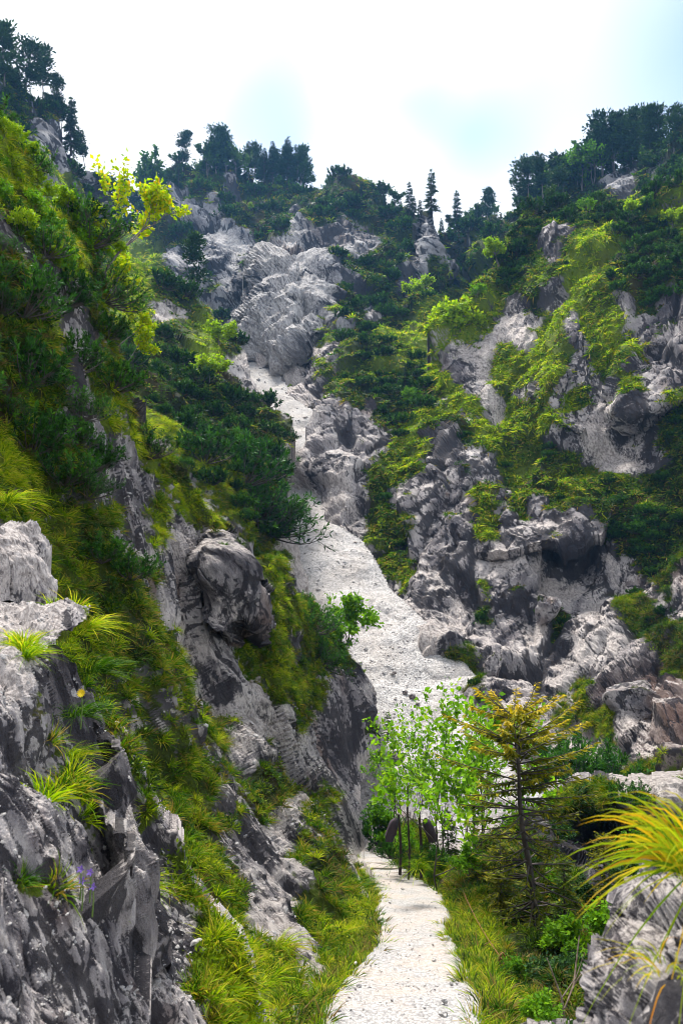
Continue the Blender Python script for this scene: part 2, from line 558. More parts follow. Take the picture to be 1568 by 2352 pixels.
M_LIME = leaf_material('lime_leaves', [(0.08, 0.17, 0.008), (0.19, 0.31, 0.010), (0.34, 0.42, 0.012)], 0.45)
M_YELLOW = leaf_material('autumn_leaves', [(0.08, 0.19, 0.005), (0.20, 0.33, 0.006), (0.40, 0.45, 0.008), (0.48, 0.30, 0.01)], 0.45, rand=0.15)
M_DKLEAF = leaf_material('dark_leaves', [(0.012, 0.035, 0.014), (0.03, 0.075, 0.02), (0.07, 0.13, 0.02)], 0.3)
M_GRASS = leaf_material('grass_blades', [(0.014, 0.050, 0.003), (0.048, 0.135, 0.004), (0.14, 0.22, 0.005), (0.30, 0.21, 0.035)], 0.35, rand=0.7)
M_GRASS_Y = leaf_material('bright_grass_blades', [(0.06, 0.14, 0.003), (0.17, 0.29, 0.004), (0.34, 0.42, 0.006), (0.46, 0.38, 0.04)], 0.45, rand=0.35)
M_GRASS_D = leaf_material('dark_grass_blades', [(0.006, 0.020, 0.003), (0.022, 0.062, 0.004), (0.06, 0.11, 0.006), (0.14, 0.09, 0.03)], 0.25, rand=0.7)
M_GRASS_O = leaf_material('autumn_grass_blades', [(0.08, 0.15, 0.006), (0.24, 0.30, 0.010), (0.45, 0.34, 0.015), (0.48, 0.17, 0.01)], 0.45, rand=0.0)
M_RUBBLE = plain_material('rubble_stone', (0.16, 0.155, 0.16), (0.36, 0.345, 0.34), 6, 0.95)
M_MOSS = leaf_material('herb_cushion', [(0.03, 0.06, 0.006), (0.085, 0.135, 0.008), (0.16, 0.22, 0.010)], 0.3, rand=0.5)

# ------------------------------------------------------------------ rock masses
SAMPLES = []      # (points, normals, veg, lush, dist, px, py) of every mass, for planting


def rock_mass(name, poly, dep, step=3.2, mat=None, scales=(8, 3.2, 1.3, 0.5, 0.2), amp=0.17, seed=1, jit=5.0,
              aniso=(1.0, 1.0, 0.6), rot=(0.1, 0.35, 0.1), skirt=((0.03, 0.0), (0.09, 0.01), (0.2, 0.07), (0.34, 0.3)),
              plant=True, veg_add=0.0, ground=None, label=None, kind='structure', smooth=False, cat=None, calm=False, bias=None, blend=None):
    poly = [tuple(map(float, p)) for p in poly]
    xs = [p[0] for p in poly]
    ys = [p[1] for p in poly]
    gx = np.arange(min(xs) - step, max(xs) + 2 * step, step)
    gy = np.arange(min(ys) - step, max(ys) + 2 * step, step)
    X, Y = np.meshgrid(gx, gy)
    ny, nx = X.shape
    px, py = X.ravel(), Y.ravel()
    ev = rbf_fit(dep)
    d = np.concatenate([ev(px[k:k + 40000], py[k:k + 40000]) for k in range(0, len(px), 40000)])
    if blend is not None:                  # the outcrop rounds off and sinks into the slope behind it
        ed = np.full(len(px), 1e9)
        for k in range(len(poly)):
            (x1, y1), (x2, y2) = poly[k], poly[(k + 1) % len(poly)]
            lx, ly = x2 - x1, y2 - y1
            t_ = np.clip(((px - x1) * lx + (py - y1) * ly) / (lx * lx + ly * ly + 1e-9), 0, 1)
            ed = np.minimum(ed, np.hypot(px - x1 - t_ * lx, py - y1 - t_ * ly))
        d = d * (1 + blend[1] * (1 - np.clip(ed / blend[0], 0, 1)) ** 2)
    P = Varr(px, py, d)

    def normals(Q):
        G = Q.reshape(ny, nx, 3)
        du = np.gradient(G, axis=1)
        dv = np.gradient(G, axis=0)
        n = np.cross(dv, du)
        n /= np.linalg.norm(n, axis=-1, keepdims=True) + 1e-12
        return n.reshape(-1, 3)
    n0 = normals(P)
    flip = (n0 * P).sum(-1) > 0          # face the open side
    n0[flip] *= -1
    jx = fbm(P / (d[:, None] * 0.05), 2, seed + 5)
    jy = fbm(P / (d[:, None] * 0.05) + 31.7, 2, seed + 6)
    wx, wy = px + jx * 26, py + jy * 26
    if ground is None:
        g = ground_at(wx, wy)
    else:
        g = np.tile(np.array(CLS[ground]), (len(px), 1))
    veg, lush, dust, dark = g.T.copy()
    veg = veg + veg_add
    if bias is not None:
        veg = veg + bias(px, py)
    Rm = np.array(Euler(rot).to_matrix())
    Q = (P @ Rm.T) * np.array(aniso)
    dmean = float(np.median(d))
    disp = np.zeros(len(px))
    joints = np.zeros(len(px))
    for k, s in enumerate(scales):
        if s < 2.2 * dmean * step / FPX * 0.55:
            continue
        w = Q / s + 0.12 * np.stack([vnoise(Q / s * 2.1 + 9 * c, seed + 40 + c) for c in range(3)], -1)
        fv, jt = facet(w, seed * 13 + k)
        disp += amp * (1.2, 0.85, 0.85, 1.1, 1.2)[k] * s * fv * (1 - 0.45 * np.clip(veg, 0, 1) if s < 3 else 1.0)
        if k < 4:
            joints = np.maximum(joints, jt * (0.5, 0.9, 1.0, 0.8)[k])
    disp -= np.median(disp)
    bil = 0.45 - np.abs(vnoise(P / (0.022 * dmean), seed + 70)) - 0.5 * np.abs(vnoise(P / (0.011 * dmean), seed + 71))
    disp += np.clip(veg, 0, 1) * 0.010 * dmean * bil
    disp += 0.05 * dmean * 0.25 * fbm(P / (0.08 * dmean), 4, seed + 3)
    sink = 0.0
    if calm:                               # the footpath is trodden flat: no blocks stick out over it
        cl = np.full(len(px), 9.0)
        near_i = np.nonzero((P[:, 1] < 26) & (px > 500))[0]
        for k0 in range(0, len(near_i), 20000):
            ii_ = near_i[k0:k0 + 20000]
            dq = np.sqrt(((P[ii_, None, :2] - PATH_MID[None, :, :2]) ** 2).sum(-1)) - PATH_HALF[None]
            cl[ii_] = dq.min(1)
        cf = np.clip((cl + 0.05) / 0.9, 0.05, 1)
        disp *= cf
        sink = 0.16 * np.clip(1 - (cl + 0.1) / 0.35, 0, 1)
    P2 = P + n0 * disp[:, None]
    P2[:, 2] -= sink
    n1 = normals(P2)
    n1[(n1 * n0).sum(-1) < 0] *= -1
    up = n1[:, 2]
    # turf holds on ledges, falls off steep faces; rubble lies on flat rock
    veg2 = np.clip(veg + 0.38 * (up - 0.35) + 0.34 * fbm(P2 / (0.035 * dmean), 4, seed + 9) + 0.22 * fbm(P2 / (0.009 * dmean), 2, seed + 8), 0, 1)
    dust2 = np.clip(dust + 0.45 * np.clip((up - 0.45) / 0.5, 0, 1) * (1 - 0.5 * dark), 0, 1)
    u = P2 @ Rm.T * np.array([1.0, 1.0, 0.5]) / dmean
    tone = np.clip(0.52 + 0.25 * (dust - 0.3) - 0.25 * dark + 0.55 * fbm(u * 14, 5, seed + 60) + 0.5 * fbm(u * 60, 3, seed + 66), 0, 1)
    lich_shade = np.clip(0.10 + 0.62 * joints + 0.5 * dark + 0.6 * fbm(u * 22, 4, seed + 61) + 0.45 * fbm(u * 90, 2, seed + 67) - 0.25 * (dust - 0.25), 0, 1)  # lichen and dark joints, plus shade of crevices and hollows painted in
    stain = np.clip((fbm(u * 9, 4, seed + 62) - 0.22) * 3.5, 0, 1)
    dust2 = np.clip(dust2 + 0.35 * fbm(u * 40, 3, seed + 63), 0, 1)
    lush2 = np.clip(lush + 0.4 * fbm(u * 26, 4, seed + 64), 0, 1)
    brown = np.clip((fbm(u * 18, 4, seed + 65) - 0.05) * 2.6, 0, 1) * (1 - 0.8 * np.clip(lush - 0.4, 0, 1))
    # kept cells
    cxm = 0.25 * (X[:-1, :-1] + X[1:, :-1] + X[:-1, 1:] + X[1:, 1:]).ravel()
    cym = 0.25 * (Y[:-1, :-1] + Y[1:, :-1] + Y[:-1, 1:] + Y[1:, 1:]).ravel()
    idx = np.arange(nx * ny).reshape(ny, nx)
    c00 = idx[:-1, :-1].ravel()
    keep = in_poly(cxm + jit * jx[c00] * 1.6, cym + jit * jy[c00] * 1.6, poly)
    quads = np.stack([idx[:-1, :-1].ravel(), idx[1:, :-1].ravel(), idx[1:, 1:].ravel(), idx[:-1, 1:].ravel()], -1)[keep]
    used = np.unique(quads)
    remap = -np.ones(nx * ny, np.int64)
    remap[used] = np.arange(len(used))
    quads = remap[quads]
    verts = P2[used]
    at = dict(veg=veg2[used], lush=lush2[used], dust=dust2[used], tone=tone[used], lich_shade=lich_shade[used], stain=stain[used], brown=brown[used])
    faces = [quads]
    if skirt:
        e = np.concatenate([quads[:, [0, 1]], quads[:, [1, 2]], quads[:, [2, 3]], quads[:, [3, 0]]])
        key = np.sort(e, 1)
        u, inv, cnt = np.unique(key[:, 0] * (len(used) + 1) + key[:, 1], return_inverse=True, return_counts=True)
        be = e[cnt[inv] == 1]
        bv = np.unique(be)
        pos = -np.ones(len(used), np.int64)
        pos[bv] = np.arange(len(bv))
        base = verts[bv]
        away = base.copy()
        away[:, 2] = 0
        dd = np.linalg.norm(away, axis=1, keepdims=True)
        away /= dd
        prev = bv
        for (ra, rd) in skirt:
            rng_n = fbm(base / (0.05 * dmean) + ra * 50, 3, seed + 21)[:, None]
            ring = base + away * dd * ra * (1 + 0.4 * rng_n) + np.array([0, 0, -1.0]) * dd * rd * (1 + 0.3 * rng_n)
            start = len(verts)
            verts = np.concatenate([verts, ring])
            for k in at:
                at[k] = np.concatenate([at[k], at[k][bv] * (0.3 if k == 'veg' else 1.0)])
            cur = start + np.arange(len(bv))
            a, b = pos[be[:, 0]], pos[be[:, 1]]
            faces.append(np.stack([prev[a], cur[a], cur[b], prev[b]], -1))
            prev = cur
    me = np_mesh(name, verts, np.concatenate(faces), [mat], at, smooth)
    o = bpy.data.objects.new(name, me)
    COL.objects.link(o)
    tag(o, label, cat, None, kind)
    if plant:
        SAMPLES.append(dict(P=P2[used], n=n1[used], veg=veg2[used], lush=lush[used], d=d[used], px=px[used], py=py[used],
                            step=step, name=name, ground=ground))
    return o

# ------------------------------------------------------------------ footpath
PATH_EDGES = [(2352, 738, 1112, 5.2), (2290, 765, 1098, 5.9), (2240, 800, 1075, 6.7), (2190, 850, 1052, 7.6), (2120, 866, 1030, 9.6), (2060, 868, 1022, 11.9), (2020, 850, 960, 14.2), (1985, 820, 912, 16.6), (1950, 800, 888, 19.0), (1915, 790, 872, 21.3), (1870, 785, 870, 23.6)]
rows = []
for (y, xa, xb, d) in PATH_EDGES:
    rows.append((V(xa, y, d), V(xb, y, d)))
a0, b0 = rows[0]
back = [(np.array([-0.55 + 0.0 * k, 5.2 - 1.0 * (k + 1), -1.65 - (5.2 - 1.0 * (k + 1)) * 0.345]), np.array([0.62, 5.2 - 1.0 * (k + 1), -1.65 - (5.2 - 1.0 * (k + 1)) * 0.345])) for k in range(6)]
for k, (a, b) in enumerate(back):
    t = min(1, (k + 1) / 3)
    a[0] = a0[0] * (1 - t) + a[0] * t
    b[0] = b0[0] * (1 - t) + b[0] * t
rows = back[::-1] + rows
L = np.array([r[0] for r in rows])
Rr = np.array([r[1] for r in rows])


def resample(A, n):
    t = np.linspace(0, len(A) - 1, n)
    i = np.clip(t.astype(int), 0, len(A) - 2)
    f = (t - i)[:, None]
    p0 = A[np.clip(i - 1, 0, None)]
    p1, p2 = A[i], A[i + 1]
    p3 = A[np.clip(i + 2, None, len(A) - 1)]
    return 0.5 * (2 * p1 + (p2 - p0) * f + (2 * p0 - 5 * p1 + 4 * p2 - p3) * f * f + (3 * p1 - p0 - 3 * p2 + p3) * f ** 3)


nr, nc = 260, 44
Ls, Rs = resample(L, nr), resample(Rr, nr)
tt = np.linspace(-0.05, 1.05, nc)
_ja = 0.10 * fbm(Ls * 1.3, 4, 51)[:, None]
_jb = 0.10 * fbm(Rs * 1.3, 4, 52)[:, None]
Ls = Ls + (Rs - Ls) * _ja
Rs = Rs + (Rs - Ls) * _jb
PP = (Ls[:, None] * (1 - tt[None, :, None]) + Rs[:, None] * tt[None, :, None]).reshape(-1, 3)
edge = np.abs(np.tile(tt, nr) - 0.5) * 2
PP[:, 2] += 0.05 * fbm(PP * 1.6, 4, 3) + 0.02 * fbm(PP * 9, 3, 4) - 0.10 * np.clip(edge - 0.9, 0, 1) * 4 + 0.06
ii = np.arange(nr * nc).reshape(nr, nc)
qf = np.stack([ii[:-1, :-1].ravel(), ii[:-1, 1:].ravel(), ii[1:, 1:].ravel(), ii[1:, :-1].ravel()], -1)
path = bpy.data.objects.new('path', np_mesh('path', PP, qf, [M_PATH], None, True))
COL.objects.link(path)
tag(path, 'narrow pale gravel footpath descending into the gorge', None, None, 'structure')
PATH_PTS = PP
PATH_MID = 0.5 * (Ls + Rs)[::4]
PATH_HALF = 0.5 * np.linalg.norm(Rs - Ls, axis=1)[::4]

# ------------------------------------------------------------------ terrain, far to near
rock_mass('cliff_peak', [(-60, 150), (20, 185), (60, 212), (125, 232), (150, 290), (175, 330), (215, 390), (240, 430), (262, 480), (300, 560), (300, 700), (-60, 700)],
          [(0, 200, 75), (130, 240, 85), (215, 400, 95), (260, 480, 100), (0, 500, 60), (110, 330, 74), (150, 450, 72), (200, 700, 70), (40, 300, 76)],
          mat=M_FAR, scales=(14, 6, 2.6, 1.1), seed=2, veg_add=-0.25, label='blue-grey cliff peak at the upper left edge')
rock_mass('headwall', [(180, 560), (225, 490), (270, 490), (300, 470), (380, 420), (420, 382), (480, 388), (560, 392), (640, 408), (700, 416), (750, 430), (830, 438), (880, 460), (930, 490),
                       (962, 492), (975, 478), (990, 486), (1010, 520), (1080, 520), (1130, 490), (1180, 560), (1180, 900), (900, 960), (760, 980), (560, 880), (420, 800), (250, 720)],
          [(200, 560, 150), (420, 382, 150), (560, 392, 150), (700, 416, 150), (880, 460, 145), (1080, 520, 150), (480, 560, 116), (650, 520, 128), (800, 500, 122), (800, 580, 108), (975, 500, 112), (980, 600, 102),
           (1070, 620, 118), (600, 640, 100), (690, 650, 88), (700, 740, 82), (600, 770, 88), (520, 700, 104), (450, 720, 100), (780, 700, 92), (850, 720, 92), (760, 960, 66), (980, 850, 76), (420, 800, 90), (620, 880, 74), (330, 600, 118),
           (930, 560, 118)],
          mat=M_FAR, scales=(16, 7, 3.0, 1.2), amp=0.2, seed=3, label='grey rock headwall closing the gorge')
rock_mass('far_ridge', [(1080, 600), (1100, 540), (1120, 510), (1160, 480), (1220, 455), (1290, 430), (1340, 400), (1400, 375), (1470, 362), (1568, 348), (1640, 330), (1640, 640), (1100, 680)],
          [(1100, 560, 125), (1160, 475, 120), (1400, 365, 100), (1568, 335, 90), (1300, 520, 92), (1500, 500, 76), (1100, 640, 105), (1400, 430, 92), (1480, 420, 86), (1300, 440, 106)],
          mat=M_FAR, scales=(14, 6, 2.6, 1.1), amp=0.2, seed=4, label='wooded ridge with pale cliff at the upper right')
rock_mass('mossy_slope', [(590, 870), (600, 845), (640, 830), (690, 800), (740, 770), (790, 738), (850, 718), (930, 718), (1000, 735), (1080, 730), (1110, 900), (1000, 1160), (900, 1140), (870, 1020), (840, 960), (770, 960), (735, 980), (720, 920), (650, 930)],
          [(610, 850, 82), (740, 790, 75), (930, 730, 80), (800, 860, 66), (730, 880, 68), (900, 900, 63), (950, 1000, 56), (1000, 800, 70), (670, 900, 70), (860, 800, 72), (900, 1100, 50), (1080, 750, 78)],
          mat=M_WALL, scales=(7, 3.2, 1.4, 0.7), amp=0.2, seed=5, label='mossy terraced slope in the middle of the gorge')
rock_mass('rock_pyramid', [(672, 1120), (690, 1060), (722, 1000), (745, 935), (762, 905), (800, 888), (850, 908), (880, 960), (905, 1010), (925, 1060), (940, 1180), (930, 1340), (830, 1330), (790, 1290), (770, 1285), (725, 1260), (700, 1225), (680, 1170)],
          [(685, 1110, 51), (750, 1220, 44.5), (820, 1270, 42), (790, 890, 56), (745, 940, 54), (790, 1050, 48.5), (730, 1100, 48), (900, 1100, 48), (900, 1290, 41), (870, 960, 54), (840, 1180, 44), (720, 1255, 46), (790, 1295, 44), (850, 1340, 42)],
          mat=M_WALL, scales=(6, 2.6, 1.1, 0.55), amp=0.2, seed=6, label='pointed grey rock spur above the scree bend')
rock_mass('rock_buttress', [(1640, 420), (1568, 446), (1500, 436), (1400, 474), (1280, 482), (1215, 500), (1185, 545), (1155, 605), (1130, 645), (1085, 692), (1060, 732), (1010, 792), (985, 832), (972, 900), (970, 960), (940, 1000),
                            (925, 1050), (905, 1090), (880, 1080), (865, 1110), (872, 1160), (885, 1230), (800, 1275), (775, 1310), (825, 1385), (880, 1440), (940, 1510), (990, 1565), (1030, 1620), (1070, 1690), (1150, 1760), (1280, 1820), (1400, 1850), (1640, 1900)],
          [(1400, 470, 58), (1200, 500, 62), (1568, 450, 52), (1150, 620, 58), (1060, 740, 56), (980, 900, 53), (935, 1020, 50), (880, 1180, 45), (830, 1280, 41.5), (985, 1480, 33), (1080, 1590, 30), (1180, 1720, 26.5), (1400, 1780, 22),
           (1568, 1800, 19), (1300, 700, 51), (1500, 650, 46), (1260, 800, 46), (1280, 940, 43), (1350, 880, 45), (1500, 800, 41.5), (1480, 930, 40), (1200, 1030, 44), (1400, 1050, 40), (1060, 1080, 42), (1100, 1180, 40), (1000, 1000, 49),
           (1250, 1150, 38.5), (1270, 1215, 37), (1290, 1262, 39.5), (1180, 1250, 38.6), (1200, 1310, 36.5), (1360, 1300, 36), (1300, 1450, 33.5), (1480, 1200, 35.5), (1500, 1330, 33), (1150, 1450, 34.5), (1050, 1380, 37.5), (960, 1300, 40.5), (1300, 1620, 28), (1500, 1560, 26), (1000, 1180, 43), (790, 1300, 44.5), (840, 1395, 40), (900, 1470, 37), (960, 1545, 34.5), (1010, 1610, 32.5), (1060, 1690, 30.5), (1150, 1770, 28.5), (1300, 1830, 26), (1568, 1880, 24)],
          mat=M_WALL, scales=(7, 3.0, 1.3, 0.6, 0.3), amp=0.22, seed=7, aniso=(1, 1, 0.45), rot=(0.1, -0.15, 0.1), bias=lambda x, y: -0.2 * np.clip((y - 1220) / 80, 0, 1), label='large mossy rock buttress on the right of the gorge')


# crags that stand proud of the slopes
rock_mass('crag', [(570, 800), (565, 760), (585, 700), (592, 640), (610, 590), (650, 548), (690, 560), (725, 610), (760, 670), (790, 730), (785, 770), (740, 790), (690, 830), (640, 850), (600, 850)],
          [(590, 780, 82), (600, 620, 92), (655, 560, 96), (690, 660, 83), (690, 780, 75), (780, 740, 82), (740, 650, 90), (630, 840, 73)],
          mat=M_FAR, scales=(12, 5, 2.2, 1.0), amp=0.24, blend=(40, 0.10), seed=31, label='bare grey crag in the middle of the headwall')
rock_mass('crag', [(948, 640), (955, 560), (962, 520), (972, 486), (985, 488), (1000, 530), (1020, 580), (1045, 610), (1040, 650), (1000, 680), (960, 680)],
          [(970, 490, 106), (960, 620, 99), (1035, 630, 100), (995, 560, 100), (990, 670, 95)],
          mat=M_FAR, scales=(8, 4, 1.8, 1.0), amp=0.2, blend=(22, 0.07), seed=32, label='pointed rock pinnacle below the saddle spruces')
rock_mass('crag', [(1212, 905), (1222, 850), (1235, 820), (1262, 782), (1300, 800), (1325, 850), (1330, 900), (1352, 935), (1372, 980), (1380, 1010), (1330, 1015), (1270, 1000), (1235, 960), (1222, 930)],
          [(1215, 900, 44), (1262, 790, 45.5), (1325, 860, 44), (1280, 870, 42.2), (1270, 905, 44), (1330, 960, 41.5), (1250, 960, 42), (1370, 1005, 41)],
          mat=M_WALL, scales=(5, 2.2, 1.0, 0.5), amp=0.24, blend=(34, 0.09), seed=33, label='grey crag with a reddish hollow on the mossy buttress')
rock_mass('crag', [(1390, 900), (1400, 830), (1425, 770), (1460, 735), (1510, 725), (1640, 700), (1640, 960), (1568, 950), (1500, 970), (1440, 985), (1400, 950)],
          [(1395, 890, 40.5), (1460, 740, 42), (1568, 730, 40), (1500, 850, 38.6), (1568, 930, 37), (1430, 970, 38.5)],
          mat=M_WALL, scales=(5, 2.2, 1.0, 0.5), amp=0.22, blend=(40, 0.09), seed=34, label='grey crag at the right edge of the mossy buttress')
rock_mass('crag', [(930, 1180), (915, 1110), (928, 1050), (960, 1010), (1010, 1020), (1050, 1060), (1100, 1130), (1150, 1125), (1240, 1110), (1330, 1130), (1400, 1165), (1390, 1230), (1340, 1270), (1300, 1272), (1255, 1238), (1200, 1250), (1150, 1275), (1090, 1270), (1030, 1300), (985, 1340), (950, 1290)],
          [(930, 1170, 42.5), (930, 1060, 47), (1000, 1030, 45), (1050, 1100, 41.5), (1100, 1200, 38.8), (1240, 1130, 39.5), (1250, 1220, 36.2), (1330, 1250, 36.0), (1390, 1190, 37.5), (1150, 1265, 37.0), (980, 1320, 40), (1040, 1280, 39)],
          mat=M_WALL, scales=(5, 2.2, 1.0, 0.5), amp=0.2, seed=35, skirt=((0.007, 0.010), (0.025, 0.014), (0.07, 0.004), (0.12, -0.01)), label='overhanging rock brow across the right buttress')
rock_mass('rock_dome', [(425, 1420), (420, 1330), (440, 1250), (470, 1212), (510, 1203), (550, 1225), (575, 1280), (580, 1340), (600, 1345), (628, 1360), (622, 1420), (600, 1470), (560, 1440), (540, 1480), (480, 1480)],
          [(430, 1400, 14.2), (440, 1250, 15.5), (510, 1205, 16.2), (575, 1290, 15.6), (500, 1320, 14.0), (560, 1430, 14.6), (620, 1400, 15.4), (480, 1470, 13.2)],
          step=3.0, mat=M_WALL, scales=(2.4, 1.1, 0.5, 0.22), amp=0.16, blend=(34, 0.16), seed=36, ground='r', rot=(0.1, 0.42, 0.0), label='rounded grey rock dome on the left wall')


def slope_depth(px, py):
    b = (CY - py) / FPX
    e = (SP + b * CP) / (CP - b * SP)
    return (9 + 0.6 * 24) / (0.6 - e)


_sc = [(x, y, slope_depth(x, y)) for x, y in [(560, 760), (600, 840), (650, 900), (680, 1000), (690, 1100), (740, 1250), (830, 1400), (900, 1500), (960, 1600), (1000, 1700), (1200, 1750), (1500, 1760), (900, 1820), (1200, 1850), (1500, 1900), (850, 1950), (1100, 2000), (620, 1100), (650, 1250), (700, 1400)]]
scree = rock_mass('scree_slope', [(535, 740), (600, 745), (620, 830), (680, 925), (745, 960), (740, 1100), (745, 1195), (830, 1240), (920, 1380), (1100, 1570), (1250, 1690), (1568, 1710), (1640, 1720), (1640, 2100), (1000, 2100), (780, 2000), (780, 1800), (800, 1600),
                  (770, 1450), (680, 1330), (600, 1200), (590, 1000), (550, 870), (520, 800)], _sc, step=3.4, mat=M_SCREE, scales=(4, 1.1, 0.5, 0.28), amp=0.035, seed=8, aniso=(1, 1, 1), ground='s', jit=2, label='steep white scree filling the gully')
rock_mass('shaded_ridge', [(285, 560), (340, 615), (380, 640), (400, 685), (440, 698), (480, 730), (520, 770), (555, 805), (580, 850), (620, 900), (650, 950), (672, 1000), (655, 1060), (640, 1110), (655, 1180), (690, 1230), (725, 1320), (640, 1380), (400, 1300), (260, 900), (260, 600)],
          [(420, 695, 62), (550, 800, 57), (640, 940, 49), (675, 1010, 44), (645, 1100, 41), (700, 1290, 34), (500, 950, 41), (400, 800, 46), (330, 650, 56), (500, 1100, 33), (600, 1200, 32), (450, 750, 57), (520, 850, 49)],
          mat=M_WALL, scales=(6, 2.6, 1.2, 0.6), amp=0.18, seed=9, label='shaded left ridge dropping to the scree')
rock_mass('rock_wall', [(-60, 275), (0, 325), (40, 372), (70, 420), (100, 460), (140, 486), (180, 512), (200, 545), (220, 590), (240, 655), (252, 725), (275, 805), (310, 885), (335, 925), (345, 985), (370, 1035), (420, 1065), (450, 1105), (480, 1160), (520, 1190),
                        (560, 1240), (600, 1280), (660, 1288), (700, 1332), (735, 1392), (760, 1452), (800, 1492), (840, 1552), (855, 1600), (868, 1650), (872, 1700), (852, 1750), (828, 1790), (825, 1850), (836, 1900), (838, 1960), (840, 2010), (858, 2060), (890, 2090), (900, 2130), (880, 2230), (830, 2300), (810, 2400), (-60, 2400)],
          [(0, 325, 11), (100, 460, 12), (200, 545, 13.2), (250, 720, 14), (335, 920, 15), (450, 1100, 17.5), (560, 1240, 20), (700, 1330, 23), (760, 1450, 24.5), (840, 1550, 26), (868, 1670, 26), (828, 1790, 23), (838, 1950, 19), (840, 2050, 13), (810, 2230, 7.2), (745, 2352, 5.3),
           (895, 2120, 10.3), (880, 2230, 7.4), (830, 2320, 6.0), (0, 600, 8.6), (100, 800, 9.2), (0, 1000, 7.6), (200, 1000, 10), (300, 1200, 11), (100, 1200, 7.8), (480, 1230, 16.4), (540, 1330, 16), (550, 1420, 16.4), (640, 1400, 18.5), (430, 1500, 12.5), (300, 1500, 8.4), (650, 1500, 18), (750, 1600, 21), (600, 1650, 14),
           (700, 1750, 17), (450, 1750, 9.5), (600, 1850, 10.8), (720, 1900, 13.2), (780, 1850, 17), (650, 2050, 8.4), (750, 2050, 10.6), (600, 2250, 6), (700, 2250, 6.2), (300, 1800, 6.4), (400, 2000, 6.2), (300, 2300, 4.6), (500, 2300, 5.2), (150, 600, 10.5)],
          step=3.0, mat=M_WALL, scales=(2.8, 1.2, 0.55, 0.25, 0.12), amp=0.19, seed=10, aniso=(1, 1, 0.42), rot=(0.1, 0.42, 0.0), bias=lambda x, y: -0.2 * ((x > 90) & (x < 340) & (y > 600) & (y < 1200)) - 0.08 * (y > 1550), calm=True, label='steep grassy rock wall left of the path')
rock_mass('rock_rib', [(225, 1640), (250, 1660), (290, 1742), (350, 1852), (425, 1962), (470, 2052), (530, 2135), (580, 2232), (625, 2400), (200, 2400), (200, 1700)],
          [(225, 1650, 5.1), (290, 1740, 4.9), (430, 1960, 4.7), (530, 2130, 4.5), (620, 2352, 4.2), (350, 2200, 3.9), (300, 2352, 3.4), (250, 1900, 4.4)],
          step=3.0, mat=M_NEAR, scales=(0.7, 0.32, 0.15, 0.07, 0.035), amp=0.2, seed=11, aniso=(1, 1, 0.32), rot=(0.05, 0.42, 0.0), veg_add=-0.3, label='narrow grey rock rib behind the nearest slab')
rock_mass('rock_slab', [(-60, 1362), (60, 1366), (180, 1376), (192, 1425), (180, 1452), (112, 1478), (104, 1500), (112, 1560), (102, 1600), (140, 1660), (150, 1740), (230, 1832), (270, 1882), (310, 1990), (340, 2100), (350, 2200), (354, 2400), (-60, 2400)],
          [(0, 1368, 4.3), (180, 1378, 4.4), (190, 1430, 3.8), (50, 1450, 3.3), (20, 1560, 2.7), (100, 1590, 2.95), (150, 1750, 3.1), (300, 1980, 3.1), (345, 2200, 2.9), (350, 2352, 2.7), (0, 1900, 2.25), (150, 2100, 2.45), (0, 2352, 1.95), (0, 1650, 2.5)],
          step=3.0, mat=M_NEAR, scales=(0.5, 0.24, 0.11, 0.05, 0.025), amp=0.2, skirt=((0.03, 0.0), (0.09, 0.0), (0.16, 0.01)), seed=12, aniso=(1, 1, 0.32), rot=(0.05, 0.42, 0.0), veg_add=-0.45, label='nearest grey rock slab at the lower left with gravel ledge')
rock_mass('rock_outcrop', [(-60, 1120), (0, 1158), (30, 1183), (70, 1213), (100, 1258), (112, 1300), (122, 1340), (124, 1385), (60, 1390), (-60, 1390)],
          [(0, 1160, 4.7), (100, 1260, 4.8), (122, 1365, 4.6), (0, 1370, 4.2), (40, 1260, 4.3)],
          step=3.0, mat=M_NEAR, scales=(0.9, 0.4, 0.18, 0.08), amp=0.2, seed=13, ground='w', plant=False, kind=None, cat='rock', label='pale rock outcrop on the left edge above the gravel ledge')
rock_mass('bank', [(840, 1900), (850, 1930), (890, 1990), (950, 2060), (980, 2120), (1000, 2220), (1030, 2352), (1040, 2420), (1640, 2420), (1640, 1790), (1568, 1800), (1420, 1815), (1330, 1800), (1250, 1850), (1150, 1900), (1080, 1960), (1020, 1960), (950, 1900)],
          [(850, 1930, 20.5), (890, 1990, 17), (950, 2060, 12.6), (980, 2130, 9.9), (1000, 2220, 7.5), (1030, 2352, 5.6), (880, 1930, 18.5), (1000, 2040, 11.6), (1035, 2090, 10.2), (1060, 2200, 7.4), (1110, 2352, 5.25), (1300, 2352, 5.3), (1240, 2170, 9.0), (1500, 2200, 7), (1350, 2150, 9), (1300, 2050, 12), (1400, 2030, 13.4), (1380, 1970, 18), (1400, 1900, 18.5), (1420, 1845, 13.2), (1320, 1860, 15.5), (1420, 1815, 14.5), (1500, 1920, 17), (1520, 1850, 12.6),
           (1560, 1810, 13.5), (1250, 1860, 17), (1100, 1960, 15), (950, 1920, 17), (1560, 2000, 12.5), (1300, 1920, 16)],
          step=3.4, mat=M_WALL, scales=(2.5, 1.1, 0.5, 0.2), amp=0.16, seed=14, calm=True, label='overgrown bank falling away right of the path')
